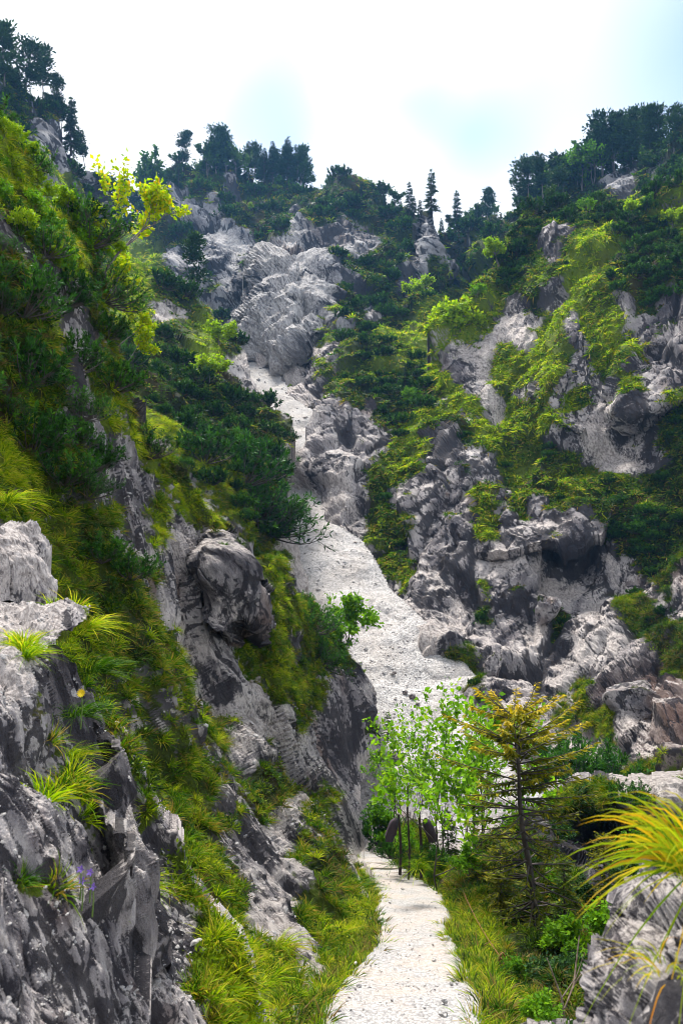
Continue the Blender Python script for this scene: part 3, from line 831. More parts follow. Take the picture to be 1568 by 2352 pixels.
rock_mass('boulder', [(1366, 2420), (1368, 2340), (1375, 2290), (1395, 2240), (1415, 2225), (1425, 2170), (1455, 2140), (1460, 2085), (1500, 2072), (1540, 2065), (1640, 2020), (1640, 2420)],
          [(1370, 2350, 1.75), (1420, 2220, 1.85), (1460, 2090, 1.9), (1568, 2050, 1.75), (1500, 2250, 1.6), (1568, 2352, 1.45), (1450, 2352, 1.6)],
          step=3.4, mat=M_NEAR, scales=(0.30, 0.14, 0.07, 0.035), amp=0.26, blend=(70, 0.22), seed=15, ground='r', plant=False, aniso=(1, 1, 1), kind=None, cat='boulder', label='blurred pale pitted boulder in the lower right corner')


# ------------------------------------------------------------------ plant builder
rng = np.random.default_rng(7)


def unit(v):
    v = np.asarray(v, float)
    return v / (np.linalg.norm(v, axis=-1, keepdims=True) + 1e-9)


class Plant:
    def __init__(self, seed):
        self.r = np.random.default_rng(seed)
        self.tv, self.tf, self.nt = [], [], 0
        self.k = []

    def tube(self, pts, radii, sides=4):
        pts = np.asarray(pts, float)
        n = len(pts)
        radii = np.broadcast_to(np.asarray(radii, float), (n,))
        dirs = unit(np.gradient(pts, axis=0))
        ref = np.where(np.abs(dirs[:, 2:3]) > 0.9, np.array([[1.0, 0, 0]]), np.array([[0, 0, 1.0]]))
        a = unit(np.cross(dirs, ref))
        b = np.cross(dirs, a)
        ang = np.arange(sides) * 2 * math.pi / sides
        ring = pts[:, None] + radii[:, None, None] * (np.cos(ang)[None, :, None] * a[:, None] + np.sin(ang)[None, :, None] * b[:, None])
        self.tv.append(ring.reshape(-1, 3))
        i = self.nt + np.arange(n * sides).reshape(n, sides)
        j = np.roll(i, -1, 1)
        self.tf.append(np.stack([i[:-1], j[:-1], j[1:], i[1:]], -1).reshape(-1, 4))
        self.nt += n * sides

    def kites(self, P, D, L, W, T, up=None, fold=0.0):
        """leaf- or needle-shaped quads: base P, direction D, length L, width W, tint T"""
        P = np.atleast_2d(P)
        n = len(P)
        D = unit(np.broadcast_to(D, (n, 3)))
        L = np.broadcast_to(np.asarray(L, float), (n,))[:, None]
        W = np.broadcast_to(np.asarray(W, float), (n,))[:, None]
        T = np.broadcast_to(np.asarray(T, float), (n,))
        if up is None:
            up = self.r.normal(size=(n, 3))
        S = unit(np.cross(D, up))
        q = np.stack([P, P + D * L * 0.45 + S * W * 0.5, P + D * L, P + D * L * 0.45 - S * W * 0.5], 1)
        self.k.append((q, T))

    def trunk_mesh(self, name, mat):
        return np_mesh(name, np.concatenate(self.tv), np.concatenate(self.tf), [mat], None, True)

    def crown_mesh(self, name, mat):
        q = np.concatenate([a for a, _ in self.k])
        t = np.concatenate([b for _, b in self.k])
        n = len(q)
        return np_mesh(name, q.reshape(-1, 3), np.arange(4 * n).reshape(n, 4), [mat], dict(tint=np.repeat(t, 4)), False)


def gen_spruce(seed, h, prof, whorls, per, twig, dens=1.0, tint=None, base_t=0.1, lean=0.0, bare=None, droop=0.25):
    p = Plant(seed)
    r = p.r
    zz = np.linspace(0, 1, 9)
    wob = np.cumsum(r.normal(0, 0.006 * h, (9, 2)), 0)
    axis = np.stack([wob[:, 0] + lean * h * zz, wob[:, 1], zz * h], -1)
    p.tube(axis, 0.016 * h * (1 - zz) ** 0.8 + 0.003 * h * 0.6, 6)

    def ax(t):
        return np.array([np.interp(t, zz, axis[:, c]) for c in range(3)])
    for w in range(whorls):
        t = base_t + (1 - base_t) * (w + r.uniform(-0.3, 0.3)) / whorls
        t = min(max(t, base_t), 0.985)
        Lw = prof(t)
        for b in range(per):
            az = r.uniform(0, 2 * math.pi)
            Lb = Lw * r.uniform(0.6, 1.15)
            if Lb < 0.02 * h:
                continue
            out = np.array([math.cos(az), math.sin(az), 0])
            el = math.tan(R(-8 + 45 * t ** 2 + r.uniform(-8, 8)))
            s = np.linspace(0, 1, 6)
            br = ax(t) + out * (s * Lb)[:, None] + np.array([0, 0, 1.0]) * (el * s * Lb - droop * Lb * s ** 1.6 + 0.10 * Lb * s ** 3)[:, None]
            p.tube(br, (0.006 * h * (1 - 0.6 * t)) * (1 - 0.85 * s) + 0.0006 * h, 3)
            fill = 1.0 if bare is None else bare(t)
            n = int(dens * fill * Lb / twig * 7) + 1
            ss = r.uniform(0.12 if fill > 0.6 else 0.45, 1.0, n)
            pos = np.stack([np.interp(ss, s, br[:, c]) for c in range(3)], -1)
            side = np.cross(out, [0, 0, 1.0])
            sg = np.where(r.random(n) < 0.5, -1, 1)[:, None]
            D = out * r.uniform(0.5, 1.1, (n, 1)) + side * sg * r.uniform(0.2, 1.0, (n, 1)) + np.array([0, 0, 1.0]) * r.uniform(-0.55, 0.25, (n, 1))
            L = twig * r.uniform(0.6, 1.3, n) * (1.15 - 0.45 * ss)
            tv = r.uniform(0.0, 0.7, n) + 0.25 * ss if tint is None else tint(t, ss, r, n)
            p.kites(pos, D, L, L * r.uniform(0.16, 0.3, n), tv, up=r.normal(size=(n, 3)) * 0.5 + np.array([0, 0, 1.0]))
    n = 10
    p.kites(np.repeat(ax(0.95)[None], n, 0), r.normal(size=(n, 3)) * 0.35 + np.array([0, 0, 1]), 0.06 * h, 0.012 * h, r.uniform(0.3, 0.9, n) if tint is None else tint(1.0, np.ones(n), r, n))
    return p


def gen_pine(seed, h, crown=0.5, spread=0.22, clumps=26, needle=0.055, per=34, lean=0.03):
    p = Plant(seed)
    r = p.r
    zz = np.linspace(0, 1, 9)
    wob = np.cumsum(r.normal(0, 0.012 * h, (9, 2)), 0)
    axis = np.stack([wob[:, 0] + lean * h * zz ** 2, wob[:, 1], zz * h], -1)
    p.tube(axis, 0.014 * h * (1 - 0.85 * zz), 5)
    for c in range(clumps):
        t = 1 - crown * r.random() ** 1.1
        a0 = np.array([np.interp(t, zz, axis[:, k]) for k in range(3)])
        az = r.uniform(0, 2 * math.pi)
        u = (1 - t) / crown
        Lb = h * spread * (0.35 + 0.75 * math.sin(math.pi * min(1, 0.12 + 0.8 * u))) * r.uniform(0.4, 1.0)
        end = a0 + np.array([math.cos(az) * Lb, math.sin(az) * Lb, r.uniform(-0.1, 0.35) * Lb])
        mid = (a0 + end) / 2 + np.array([0, 0, -0.06 * Lb])
        p.tube([a0, mid, end], [0.005 * h, 0.003 * h, 0.0012 * h], 3)
        for q, m in ((end, per), (mid, per // 3)):
            rc = h * 0.045 * r.uniform(0.7, 1.3)
            off = r.normal(size=(m, 3)) * np.array([1, 1, 0.55]) * rc
            D = unit(off) + np.array([0, 0, 0.5])
            L = needle * h * r.uniform(0.6, 1.2, m)
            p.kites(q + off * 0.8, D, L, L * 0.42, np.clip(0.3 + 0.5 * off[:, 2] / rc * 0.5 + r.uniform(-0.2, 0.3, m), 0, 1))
    return p


def branch_rec(p, start, d, length, rad, level, ends, up=0.15, spread=0.75, kids=3, segs=4):
    r = p.r
    pts = [np.array(start, float)]
    d = unit(np.array(d, float))
    for s in range(segs):
        d = unit(d + r.normal(0, 0.13, 3) + np.array([0, 0, up * 0.3]))
        pts.append(pts[-1] + d * length / segs)
    p.tube(pts, np.linspace(rad, rad * 0.5, len(pts)), 4 if level > 1 else 3)
    if level == 0:
        ends.append((pts, d))
        return
    for k in range(kids):
        i = r.integers(max(1, segs // 2), segs + 1)
        nd = unit(d + r.normal(0, spread, 3) * np.array([1, 1, 0.7]) + np.array([0, 0, up]))
        branch_rec(p, pts[i], nd, length * r.uniform(0.55, 0.8), rad * 0.55, level - 1, ends, up, spread, kids, segs)
    if level == 1:
        ends.append((pts, d))


def gen_broad(seed, h, leaf, nleaf, levels=3, kids=3, trunk_frac=0.35, spread=0.75, stems=1, lean=(0, 0), up=0.18, rad=0.012, tint=None, hang=0.25):
    p = Plant(seed)
    r = p.r
    ends = []
    for s in range(stems):
        d = np.array([lean[0] + (r.normal(0, 0.28) if stems > 1 else 0), lean[1] + (r.normal(0, 0.28) if stems > 1 else 0), 1.0])
        branch_rec(p, np.array([r.normal(0, 0.02 * h), r.normal(0, 0.02 * h), 0]) if stems > 1 else (0, 0, 0), d, h * trunk_frac * r.uniform(0.85, 1.15), rad * h, levels, ends, up, spread, kids)
    for pts, d in ends:
        pts = np.array(pts)
        t = r.uniform(0.15, 1.05, nleaf) * (len(pts) - 1)
        i = np.clip(t.astype(int), 0, len(pts) - 2)
        f = (t - i)[:, None]
        pos = pts[i] * (1 - f) + pts[i + 1] * f + r.normal(0, leaf * 0.35, (nleaf, 3))
        D = r.normal(0, 0.7, (nleaf, 3)) + d * 0.5 + np.array([0, 0, -hang])
        L = leaf * r.uniform(0.65, 1.25, nleaf)
        tv = np.clip(r.normal(0.5, 0.22, nleaf), 0, 1) if tint is None else tint(r, nleaf, pos)
        p.kites(pos, D, L, L * r.uniform(0.5, 0.75, nleaf), tv, up=r.normal(size=(nleaf, 3)) * 0.7 + np.array([0, 0, 1.0]))
    return p


def gen_mugo(seed, rad, hgt, stems=14, sub=4, needles=10, nl=0.13, twr=0.012, flat=1.0, wide=0.16):
    """dwarf mountain pine: sprawling stems that turn upwards, needle brushes at the ends"""
    p = Plant(seed)
    r = p.r
    for s in range(stems):
        az = r.uniform(0, 2 * math.pi)
        ro = rad * math.sqrt(r.random()) * 1.0
        tip = np.array([math.cos(az) * ro, math.sin(az) * ro, hgt * (1 - 0.55 * (ro / rad) ** 2) * r.uniform(0.7, 1.05)])
        t = np.linspace(0, 1, 6)[:, None]
        mid = tip * np.array([0.75, 0.75, 0.22]) + r.normal(0, 0.05 * rad, 3)
        pts = (1 - t) ** 2 * np.array([0, 0, -0.05]) + 2 * t * (1 - t) * mid + t ** 2 * tip
        p.tube(pts, np.linspace(twr * rad * 1.6, twr * rad * 0.5, 6), 4)
        heads = [(pts[-1], unit(pts[-1] - pts[-2]))]
        for b in range(sub):
            i = r.integers(2, 6)
            d = unit(unit(pts[i] - pts[i - 1]) + r.normal(0, 0.6, 3) + np.array([0, 0, 0.55]))
            lb = rad * r.uniform(0.14, 0.34)
            e = pts[i] + d * lb + np.array([0, 0, 0.15 * lb])
            p.tube([pts[i], (pts[i] + e) / 2 + np.array([0, 0, -0.05 * lb]), e], [twr * rad * 0.6, twr * rad * 0.45, twr * rad * 0.3], 3)
            heads.append((e, unit(d + np.array([0, 0, 0.4]))))
            heads.append(((pts[i] + e) / 2, unit(d + r.normal(0, 0.5, 3))))
        for q, d in heads:
            n = needles
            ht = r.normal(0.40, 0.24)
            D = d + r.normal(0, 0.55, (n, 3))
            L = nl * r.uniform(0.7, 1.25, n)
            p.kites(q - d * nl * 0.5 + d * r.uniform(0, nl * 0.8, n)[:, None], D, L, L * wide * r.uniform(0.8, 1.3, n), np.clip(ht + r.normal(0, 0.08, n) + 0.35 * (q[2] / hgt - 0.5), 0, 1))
    return p


def gen_tuft(seed, n, length, spread, width, droop, segs=3, dry=0.12, lean=(0, 0), base=0.12):
    """arching grass blades; returns a mesh of tapering strips"""
    r = np.random.default_rng(seed)
    az = r.uniform(0, 2 * math.pi, n)
    el = np.abs(r.normal(0, spread, n)) + 0.05
    L = length * r.uniform(0.45, 1.15, n)
    d = np.stack([np.cos(az) * np.sin(el) + lean[0], np.sin(az) * np.sin(el) + lean[1], np.cos(el)], -1)
    p0 = np.stack([np.cos(az) * base * length * r.random(n), np.sin(az) * base * length * r.random(n), -0.06 * length * np.ones(n)], -1)
    side = unit(np.cross(d, r.normal(size=(n, 3))))
    vs_, tint, faces = [], [], []
    tb = np.clip(r.normal(0.38, 0.26, n), 0, 0.85)
    tb = np.where(r.random(n) < dry, 0.95, tb)
    s = np.linspace(0, 1, segs + 1)
    rows_ = []
    for k, q in enumerate(s):
        c = p0 + d * (L * q)[:, None] + np.array([0, 0, -1.0]) * (droop * L * q ** 2.2)[:, None] + unit(d * np.array([1, 1, 0])) * (0.55 * droop * L * q ** 2)[:, None]
        w = width * (1 - q) ** 0.7 * (0.6 + 0.8 * min(1, q * 3))
        if k < segs:
            rows_.append((c - side * w * 0.5, c + side * w * 0.5))
        else:
            rows_.append((c, None))
    V_, T_ = [], []
    base_i = np.arange(n)
    cnt = 0
    idx = []
    for k, (a, b) in enumerate(rows_):
        V_.append(a)
        ia = cnt + base_i
        cnt += n
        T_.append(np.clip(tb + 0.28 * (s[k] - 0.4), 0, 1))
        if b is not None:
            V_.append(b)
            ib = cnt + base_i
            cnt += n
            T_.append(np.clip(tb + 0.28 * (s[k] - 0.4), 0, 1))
        else:
            ib = None
        idx.append((ia, ib))
    quads = np.concatenate([np.stack([idx[k][0], idx[k][1], idx[k + 1][1], idx[k + 1][0]], -1) for k in range(segs - 1)])
    tris = np.stack([idx[segs - 1][0], idx[segs - 1][1], idx[segs][0]], -1)
    return np.concatenate(V_), [quads, tris], np.concatenate(T_)


def tuft_mesh(name, mat, *a, **k):
    v, f, t = gen_tuft(*a, **k)
    return np_mesh(name, v, f, [mat], dict(tint=t), False)


def herb_mesh(name, mat, seed, n=60, rad=0.16, leaf=0.05):
    p = Plant(seed)
    r = p.r
    pos = r.normal(size=(n, 3)) * np.array([rad * 0.6, rad * 0.6, rad * 0.35])
    pos[:, 2] = np.abs(pos[:, 2])
    D = unit(pos) + r.normal(0, 0.5, (n, 3)) + np.array([0, 0, 0.35])
    L = leaf * r.uniform(0.6, 1.4, n)
    p.kites(pos, D, L, L * 0.55, np.clip(r.normal(0.45, 0.2, n) + pos[:, 2] / rad * 0.3, 0, 1))
    return p.crown_mesh(name, mat)


def stone_mesh(name, mat, seed, sub=1, flat=0.7):
    import bmesh
    bm = bmesh.new()
    bmesh.ops.create_icosphere(bm, subdivisions=sub, radius=0.5)
    r = np.random.default_rng(seed)
    co = np.array([v.co for v in bm.verts])
    for k in range(9):
        nrm = unit(r.normal(size=3))
        lim = r.uniform(0.26, 0.42)
        dd = co @ nrm
        co -= np.outer(np.clip(dd - lim, 0, None), nrm)
    co *= np.array([1, r.uniform(0.7, 1.0), flat * r.uniform(0.8, 1.1)])
    for v, c in zip(bm.verts, co):
        v.co = c
    me = bpy.data.meshes.new(name)
    bm.to_mesh(me)
    bm.free()
    me.materials.append(mat)
    return me


# ------------------------------------------------------------------ scatter (geometry nodes instances on points)
def scatter(name, pts, rot, scl, idx, meshes, label, group=None):
    pc = bpy.data.collections.new(name + '_kinds')
    for i, me in enumerate(meshes):
        ob = bpy.data.objects.new('%s_kind_%02d' % (name, i), me)
        pc.objects.link(ob)
    me = bpy.data.meshes.new(name)
    me.vertices.add(len(pts))
    me.vertices.foreach_set('co', np.asarray(pts, np.float32).ravel())
    a = me.attributes.new('rot', 'FLOAT_VECTOR', 'POINT')
    a.data.foreach_set('vector', np.asarray(rot, np.float32).ravel())
    a = me.attributes.new('scl', 'FLOAT', 'POINT')
    a.data.foreach_set('value', np.asarray(scl, np.float32))
    a = me.attributes.new('idx', 'INT', 'POINT')
    a.data.foreach_set('value', np.asarray(idx, np.int32))
    o = bpy.data.objects.new(name, me)
    COL.objects.link(o)
    ng = bpy.data.node_groups.new(name + '_scatter', 'GeometryNodeTree')
    ng.interface.new_socket('Geometry', in_out='INPUT', socket_type='NodeSocketGeometry')
    ng.interface.new_socket('Geometry', in_out='OUTPUT', socket_type='NodeSocketGeometry')
    ns, lk = ng.nodes, ng.links
    gi, go = ns.new('NodeGroupInput'), ns.new('NodeGroupOutput')
    ci = ns.new('GeometryNodeCollectionInfo')
    ci.inputs['Collection'].default_value = pc
    ci.inputs['Separate Children'].default_value = True
    ci.inputs['Reset Children'].default_value = True
    ip = ns.new('GeometryNodeInstanceOnPoints')
    ip.inputs['Pick Instance'].default_value = True

    def named(nm, typ):
        n = ns.new('GeometryNodeInputNamedAttribute')
        n.data_type = typ
        n.inputs['Name'].default_value = nm
        return n.outputs['Attribute']
    lk.new(gi.outputs[0], ip.inputs['Points'])
    lk.new(ci.outputs[0], ip.inputs['Instance'])
    lk.new(named('idx', 'INT'), ip.inputs['Instance Index'])
    e2r = ns.new('FunctionNodeEulerToRotation')
    lk.new(named('rot', 'FLOAT_VECTOR'), e2r.inputs[0])
    lk.new(e2r.outputs[0], ip.inputs['Rotation'])
    lk.new(named('scl', 'FLOAT'), ip.inputs['Scale'])
    lk.new(ip.outputs[0], go.inputs[0])
    md = o.modifiers.new('scatter', 'NODES')
    md.node_group = ng
    tag(o, label, None, group, 'stuff')
    return o


def align(nrm, yaw, w=0.5):
    """euler that turns +Z towards a mix of up and the surface normal"""
    d = unit(nrm * w + np.array([0, 0, 1.0]) * (1 - w))
    out = np.zeros((len(d), 3))
    for i in range(len(d)):
        out[i] = (Vector(d[i]).to_track_quat('Z', 'Y').to_matrix() @ Matrix.Rotation(yaw[i], 3, 'Z')).to_euler()
    return out


# ------------------------------------------------------------------ what the camera side of the gorge shows of each mass
ZC = 6.0
zb = np.full((int(2600 / ZC), int(1900 / ZC)), 1e9)
for S in SAMPLES:
    a = unit(S['P'])
    # project back to survey pixels
    yy = S['P'][:, 1] * CP + S['P'][:, 2] * SP
    zz_ = -S['P'][:, 1] * SP + S['P'][:, 2] * CP
    S['qx'] = CX + FPX * S['P'][:, 0] / yy
    S['qy'] = CY - FPX * zz_ / yy
    ix = np.clip(((S['qx'] + 150) / ZC).astype(int), 0, zb.shape[1] - 1)
    iy = np.clip(((S['qy'] + 100) / ZC).astype(int), 0, zb.shape[0] - 1)
    np.minimum.at(zb, (iy, ix), S['P'][:, 1])
    S['ix'], S['iy'] = ix, iy
zmin = zb.copy()
for dy in (-1, 0, 1):
    for dx in (-1, 0, 1):
        zmin = np.minimum(zmin, np.roll(np.roll(zb, dy, 0), dx, 1))
ALL = {k: [] for k in ('P', 'n', 'veg', 'lush', 'd', 'x', 'y', 'w', 'm')}
for mi, S in enumerate(SAMPLES):
    vis = S['P'][:, 1] < zb[S['iy'], S['ix']] * 1.03 + 0.25
    inside = (S['qx'] > -60) & (S['qx'] < 1630) & (S['qy'] > -60) & (S['qy'] < 2410)
    k = vis & inside
    ALL['P'].append(S['P'][k]); ALL['n'].append(S['n'][k]); ALL['veg'].append(S['veg'][k]); ALL['lush'].append(S['lush'][k])
    ALL['d'].append(S['P'][k][:, 1]); ALL['x'].append(S['qx'][k]); ALL['y'].append(S['qy'][k])
    ALL['w'].append(np.full(k.sum(), S['step'] ** 2)); ALL['m'].append(np.full(k.sum(), mi))
ALL = {k: np.concatenate(v) for k, v in ALL.items()}
MASS = [S['name'] for S in SAMPLES]


def gp(px, py, lo=0.0, hi=1e9):
    """ground point seen at a survey pixel (optionally within a depth range)"""
    q = (ALL['x'] - px) ** 2 + (ALL['y'] - py) ** 2 + 1e9 * ((ALL['d'] < lo) | (ALL['d'] > hi))
    return ALL['P'][int(np.argmin(q))].copy()

# ------------------------------------------------------------------ grass and herbs
TUFTS = []
for i in range(3):
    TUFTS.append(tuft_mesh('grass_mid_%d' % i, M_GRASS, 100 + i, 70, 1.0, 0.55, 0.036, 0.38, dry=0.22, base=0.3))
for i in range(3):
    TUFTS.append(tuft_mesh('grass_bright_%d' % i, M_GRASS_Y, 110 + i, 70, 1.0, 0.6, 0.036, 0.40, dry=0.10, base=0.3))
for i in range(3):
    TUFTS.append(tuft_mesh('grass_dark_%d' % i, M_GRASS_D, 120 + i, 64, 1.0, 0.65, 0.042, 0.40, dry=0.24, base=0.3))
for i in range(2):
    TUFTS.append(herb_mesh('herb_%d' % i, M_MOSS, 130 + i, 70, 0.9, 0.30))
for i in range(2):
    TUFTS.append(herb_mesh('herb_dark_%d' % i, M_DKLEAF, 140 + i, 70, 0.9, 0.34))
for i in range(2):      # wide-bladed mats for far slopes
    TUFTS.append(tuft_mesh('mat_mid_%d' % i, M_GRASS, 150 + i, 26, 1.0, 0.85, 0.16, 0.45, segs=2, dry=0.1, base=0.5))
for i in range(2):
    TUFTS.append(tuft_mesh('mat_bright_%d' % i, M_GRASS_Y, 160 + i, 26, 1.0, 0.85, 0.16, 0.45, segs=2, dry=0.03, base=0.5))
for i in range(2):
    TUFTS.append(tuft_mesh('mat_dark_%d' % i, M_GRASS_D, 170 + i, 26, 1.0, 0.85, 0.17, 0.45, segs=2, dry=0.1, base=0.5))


def plant_grass(name, masses, label, dens=1.0, blade=0.21):
    mi = [i_ for i_, m in enumerate(MASS) if m in masses]
    sel = np.isin(ALL['m'], mi) & (ALL['veg'] > 0.40)
    I = np.nonzero(sel)[0]
    d = ALL['d'][I]
    s = np.maximum(blade * (0.55 + 0.03 * np.clip(d, 0, 15)), 0.0105 * d)
    spx = s / d * FPX
    far = d > 34
    prob = ALL['w'][I] / (np.where(far, 0.46, 0.36) * spx) ** 2 * np.clip((ALL['veg'][I] - 0.36) / 0.25, 0, 1) * dens
    I = I[rng.random(len(I)) < prob]
    d, n = ALL['d'][I], ALL['n'][I]
    s = np.maximum(blade * (0.55 + 0.03 * np.clip(d, 0, 15)), 0.0105 * d) * rng.uniform(0.55, 1.35, len(I))
    lu = ALL['lush'][I] + rng.normal(0, 0.16, len(I))
    kind = np.where(lu > 0.66, 1, np.where(lu < 0.27, 2, 0))
    idx = kind * 3 + rng.integers(0, 3, len(I))
    far = d > 34
    idx = np.where(far, 13 + kind * 2 + rng.integers(0, 2, len(I)), idx)
    herb = rng.random(len(I)) < np.where(far, 0.12, 0.22)
    idx = np.where(herb, np.where(kind == 2, 11, 9) + rng.integers(0, 2, len(I)), idx)
    s = np.where(herb, s * 0.6, s)
    s = np.where(far & ~herb, s * 0.8, s)
    pts = ALL['P'][I] - n * (s * 0.03)[:, None]
    # blades hang a little downslope
    hang = n + np.array([0, 0, -0.15])
    rot = align(unit(hang), rng.uniform(0, 6.28, len(I)), 0.55)
    print('GRASS', name, len(I))
    return scatter(name, pts, rot, s, idx, TUFTS, label)


plant_grass('grass', ['rock_wall', 'rock_rib', 'rock_slab', 'shaded_ridge', 'rock_dome'], 'grass and herbs covering the left rock wall', 1.0)
plant_grass('grass.001', ['rock_buttress', 'rock_pyramid', 'mossy_slope', 'crag'], 'bright mossy turf covering the right buttress', 1.0)
plant_grass('grass.002', ['headwall', 'far_ridge', 'cliff_peak'], 'dark green turf on the far ridges', 0.9)
plant_grass('grass.003', ['bank'], 'grass and herbs covering the bank right of the path', 1.25)

# ------------------------------------------------------------------ loose stones
STONES = [stone_mesh('stone_%d' % i, M_SCREE if i % 2 else M_PATH, 300 + i, 1) for i in range(5)]
RUBBLE = [stone_mesh('rubble_%d' % i, M_RUBBLE, 320 + i, 1, 0.45) for i in range(5)]
k = MASS.index('scree_slope')
I = np.nonzero((ALL['m'] == k))[0]
d = ALL['d'][I]
ssz = 0.0042 * d
I = I[rng.random(len(I)) < ALL['w'][I] / 60.0]
d = ALL['d'][I]
sz = np.clip(0.0019 * d * rng.lognormal(0, 0.5, len(I)), 0.03, 0.9)
sz = np.where(rng.random(len(I)) < 0.02, sz * 3.0, sz)
scatter('scree_stones', ALL['P'][I], rng.uniform(0, 6.28, (len(I), 3)) * np.array([0.08, 0.08, 1]), sz, rng.integers(0, 5, len(I)), STONES, 'loose white stones lying all over the scree')
I = rng.integers(0, len(PATH_PTS), 3600)
jp = PATH_PTS[I] + rng.normal(0, 0.05, (len(I), 3)) * np.array([1, 1, 0])
sz = rng.lognormal(math.log(0.014), 0.5, len(I))
sz = np.where(rng.random(len(I)) < 0.05, sz * 2.4, sz)
scatter('path_stones', jp, rng.uniform(0, 6.28, (len(I), 3)) * np.array([0.1, 0.1, 1]), sz, rng.integers(0, 5, len(I)), STONES, 'small pale stones strewn over the path')
# grass growing in over the path edges
_e = np.concatenate([Ls[40:230], Rs[40:230]])
_o = np.concatenate([Ls[40:230] - Rs[40:230], Rs[40:230] - Ls[40:230]])
_k = rng.integers(0, len(_e), 900)
_pp = _e[_k] + unit(_o[_k]) * rng.uniform(-0.08, 0.22, (900, 1)) + np.array([0, 0, 0.0])
scatter('grass.004', _pp, align(np.tile([0, 0, 1.0], (900, 1)), rng.uniform(0, 6.28, 900), 0.2), rng.uniform(0.08, 0.24, 900), rng.integers(0, 9, 900), TUFTS, 'ragged grass growing in over the edges of the path')
# rubble on the rock ledges of the near slab
k = [MASS.index('rock_slab'), MASS.index('rock_rib'), MASS.index('rock_wall')]
I = np.nonzero(np.isin(ALL['m'], k) & (ALL['veg'] < 0.5) & (ALL['n'][:, 2] > 0.5) & (ALL['d'] < 30))[0]
I = I[rng.random(len(I)) < 0.10]
sz = 0.0042 * ALL['d'][I] * rng.lognormal(0, 0.5, len(I))
scatter('ledge_rubble', ALL['P'][I], rng.uniform(0, 6.28, (len(I), 3)) * np.array([0.15, 0.15, 1]), sz, rng.integers(0, 5, len(I)), RUBBLE, 'pale rubble lying on the rock ledges')

# ------------------------------------------------------------------ trees and shrubs
def thing_tree(name, meshes, loc, rz, sc, label, cat, group=None, parts=('trunk', 'crown'), tilt=0.0):
    e = empty(name, tuple(loc), rz, sc)
    if tilt:
        e.rotation_euler = (0, tilt, rz)
    for nm, me in zip(parts, meshes):
        if me is None:
            continue
        o = bpy.data.objects.new(nm, me)
        link(o, e)
    tag(e, label, cat, group)
    return e


def kind(p, name, leaf, bark=M_BARK):
    return (p.trunk_mesh(name + '_trunk', bark) if p.tv else None, p.crown_mesh(name + '_crown', leaf))


K = {}
for i in range(3):
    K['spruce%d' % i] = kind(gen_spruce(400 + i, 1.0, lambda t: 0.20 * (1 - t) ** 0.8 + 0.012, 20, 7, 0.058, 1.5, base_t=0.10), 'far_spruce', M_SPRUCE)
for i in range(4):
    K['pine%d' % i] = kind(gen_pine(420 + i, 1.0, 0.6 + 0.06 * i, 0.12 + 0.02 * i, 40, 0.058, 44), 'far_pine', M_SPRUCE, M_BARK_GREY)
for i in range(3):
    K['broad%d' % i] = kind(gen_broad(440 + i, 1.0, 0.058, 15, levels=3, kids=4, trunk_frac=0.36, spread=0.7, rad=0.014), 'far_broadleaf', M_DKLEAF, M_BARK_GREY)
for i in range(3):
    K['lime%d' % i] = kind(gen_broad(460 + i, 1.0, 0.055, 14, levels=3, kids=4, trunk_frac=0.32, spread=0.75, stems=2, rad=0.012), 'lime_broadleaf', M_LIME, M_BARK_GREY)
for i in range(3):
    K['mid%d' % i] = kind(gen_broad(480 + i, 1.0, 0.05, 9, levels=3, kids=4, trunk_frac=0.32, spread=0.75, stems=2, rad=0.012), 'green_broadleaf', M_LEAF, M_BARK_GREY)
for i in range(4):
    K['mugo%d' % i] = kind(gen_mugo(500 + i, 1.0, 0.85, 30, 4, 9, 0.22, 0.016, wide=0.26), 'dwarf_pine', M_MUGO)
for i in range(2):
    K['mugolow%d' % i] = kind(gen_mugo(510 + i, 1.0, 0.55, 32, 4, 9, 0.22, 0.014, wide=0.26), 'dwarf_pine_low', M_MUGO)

ORD = ['first', 'second', 'third', 'fourth', 'fifth', 'sixth', 'seventh', 'eighth', 'ninth', 'tenth', 'eleventh', 'twelfth']
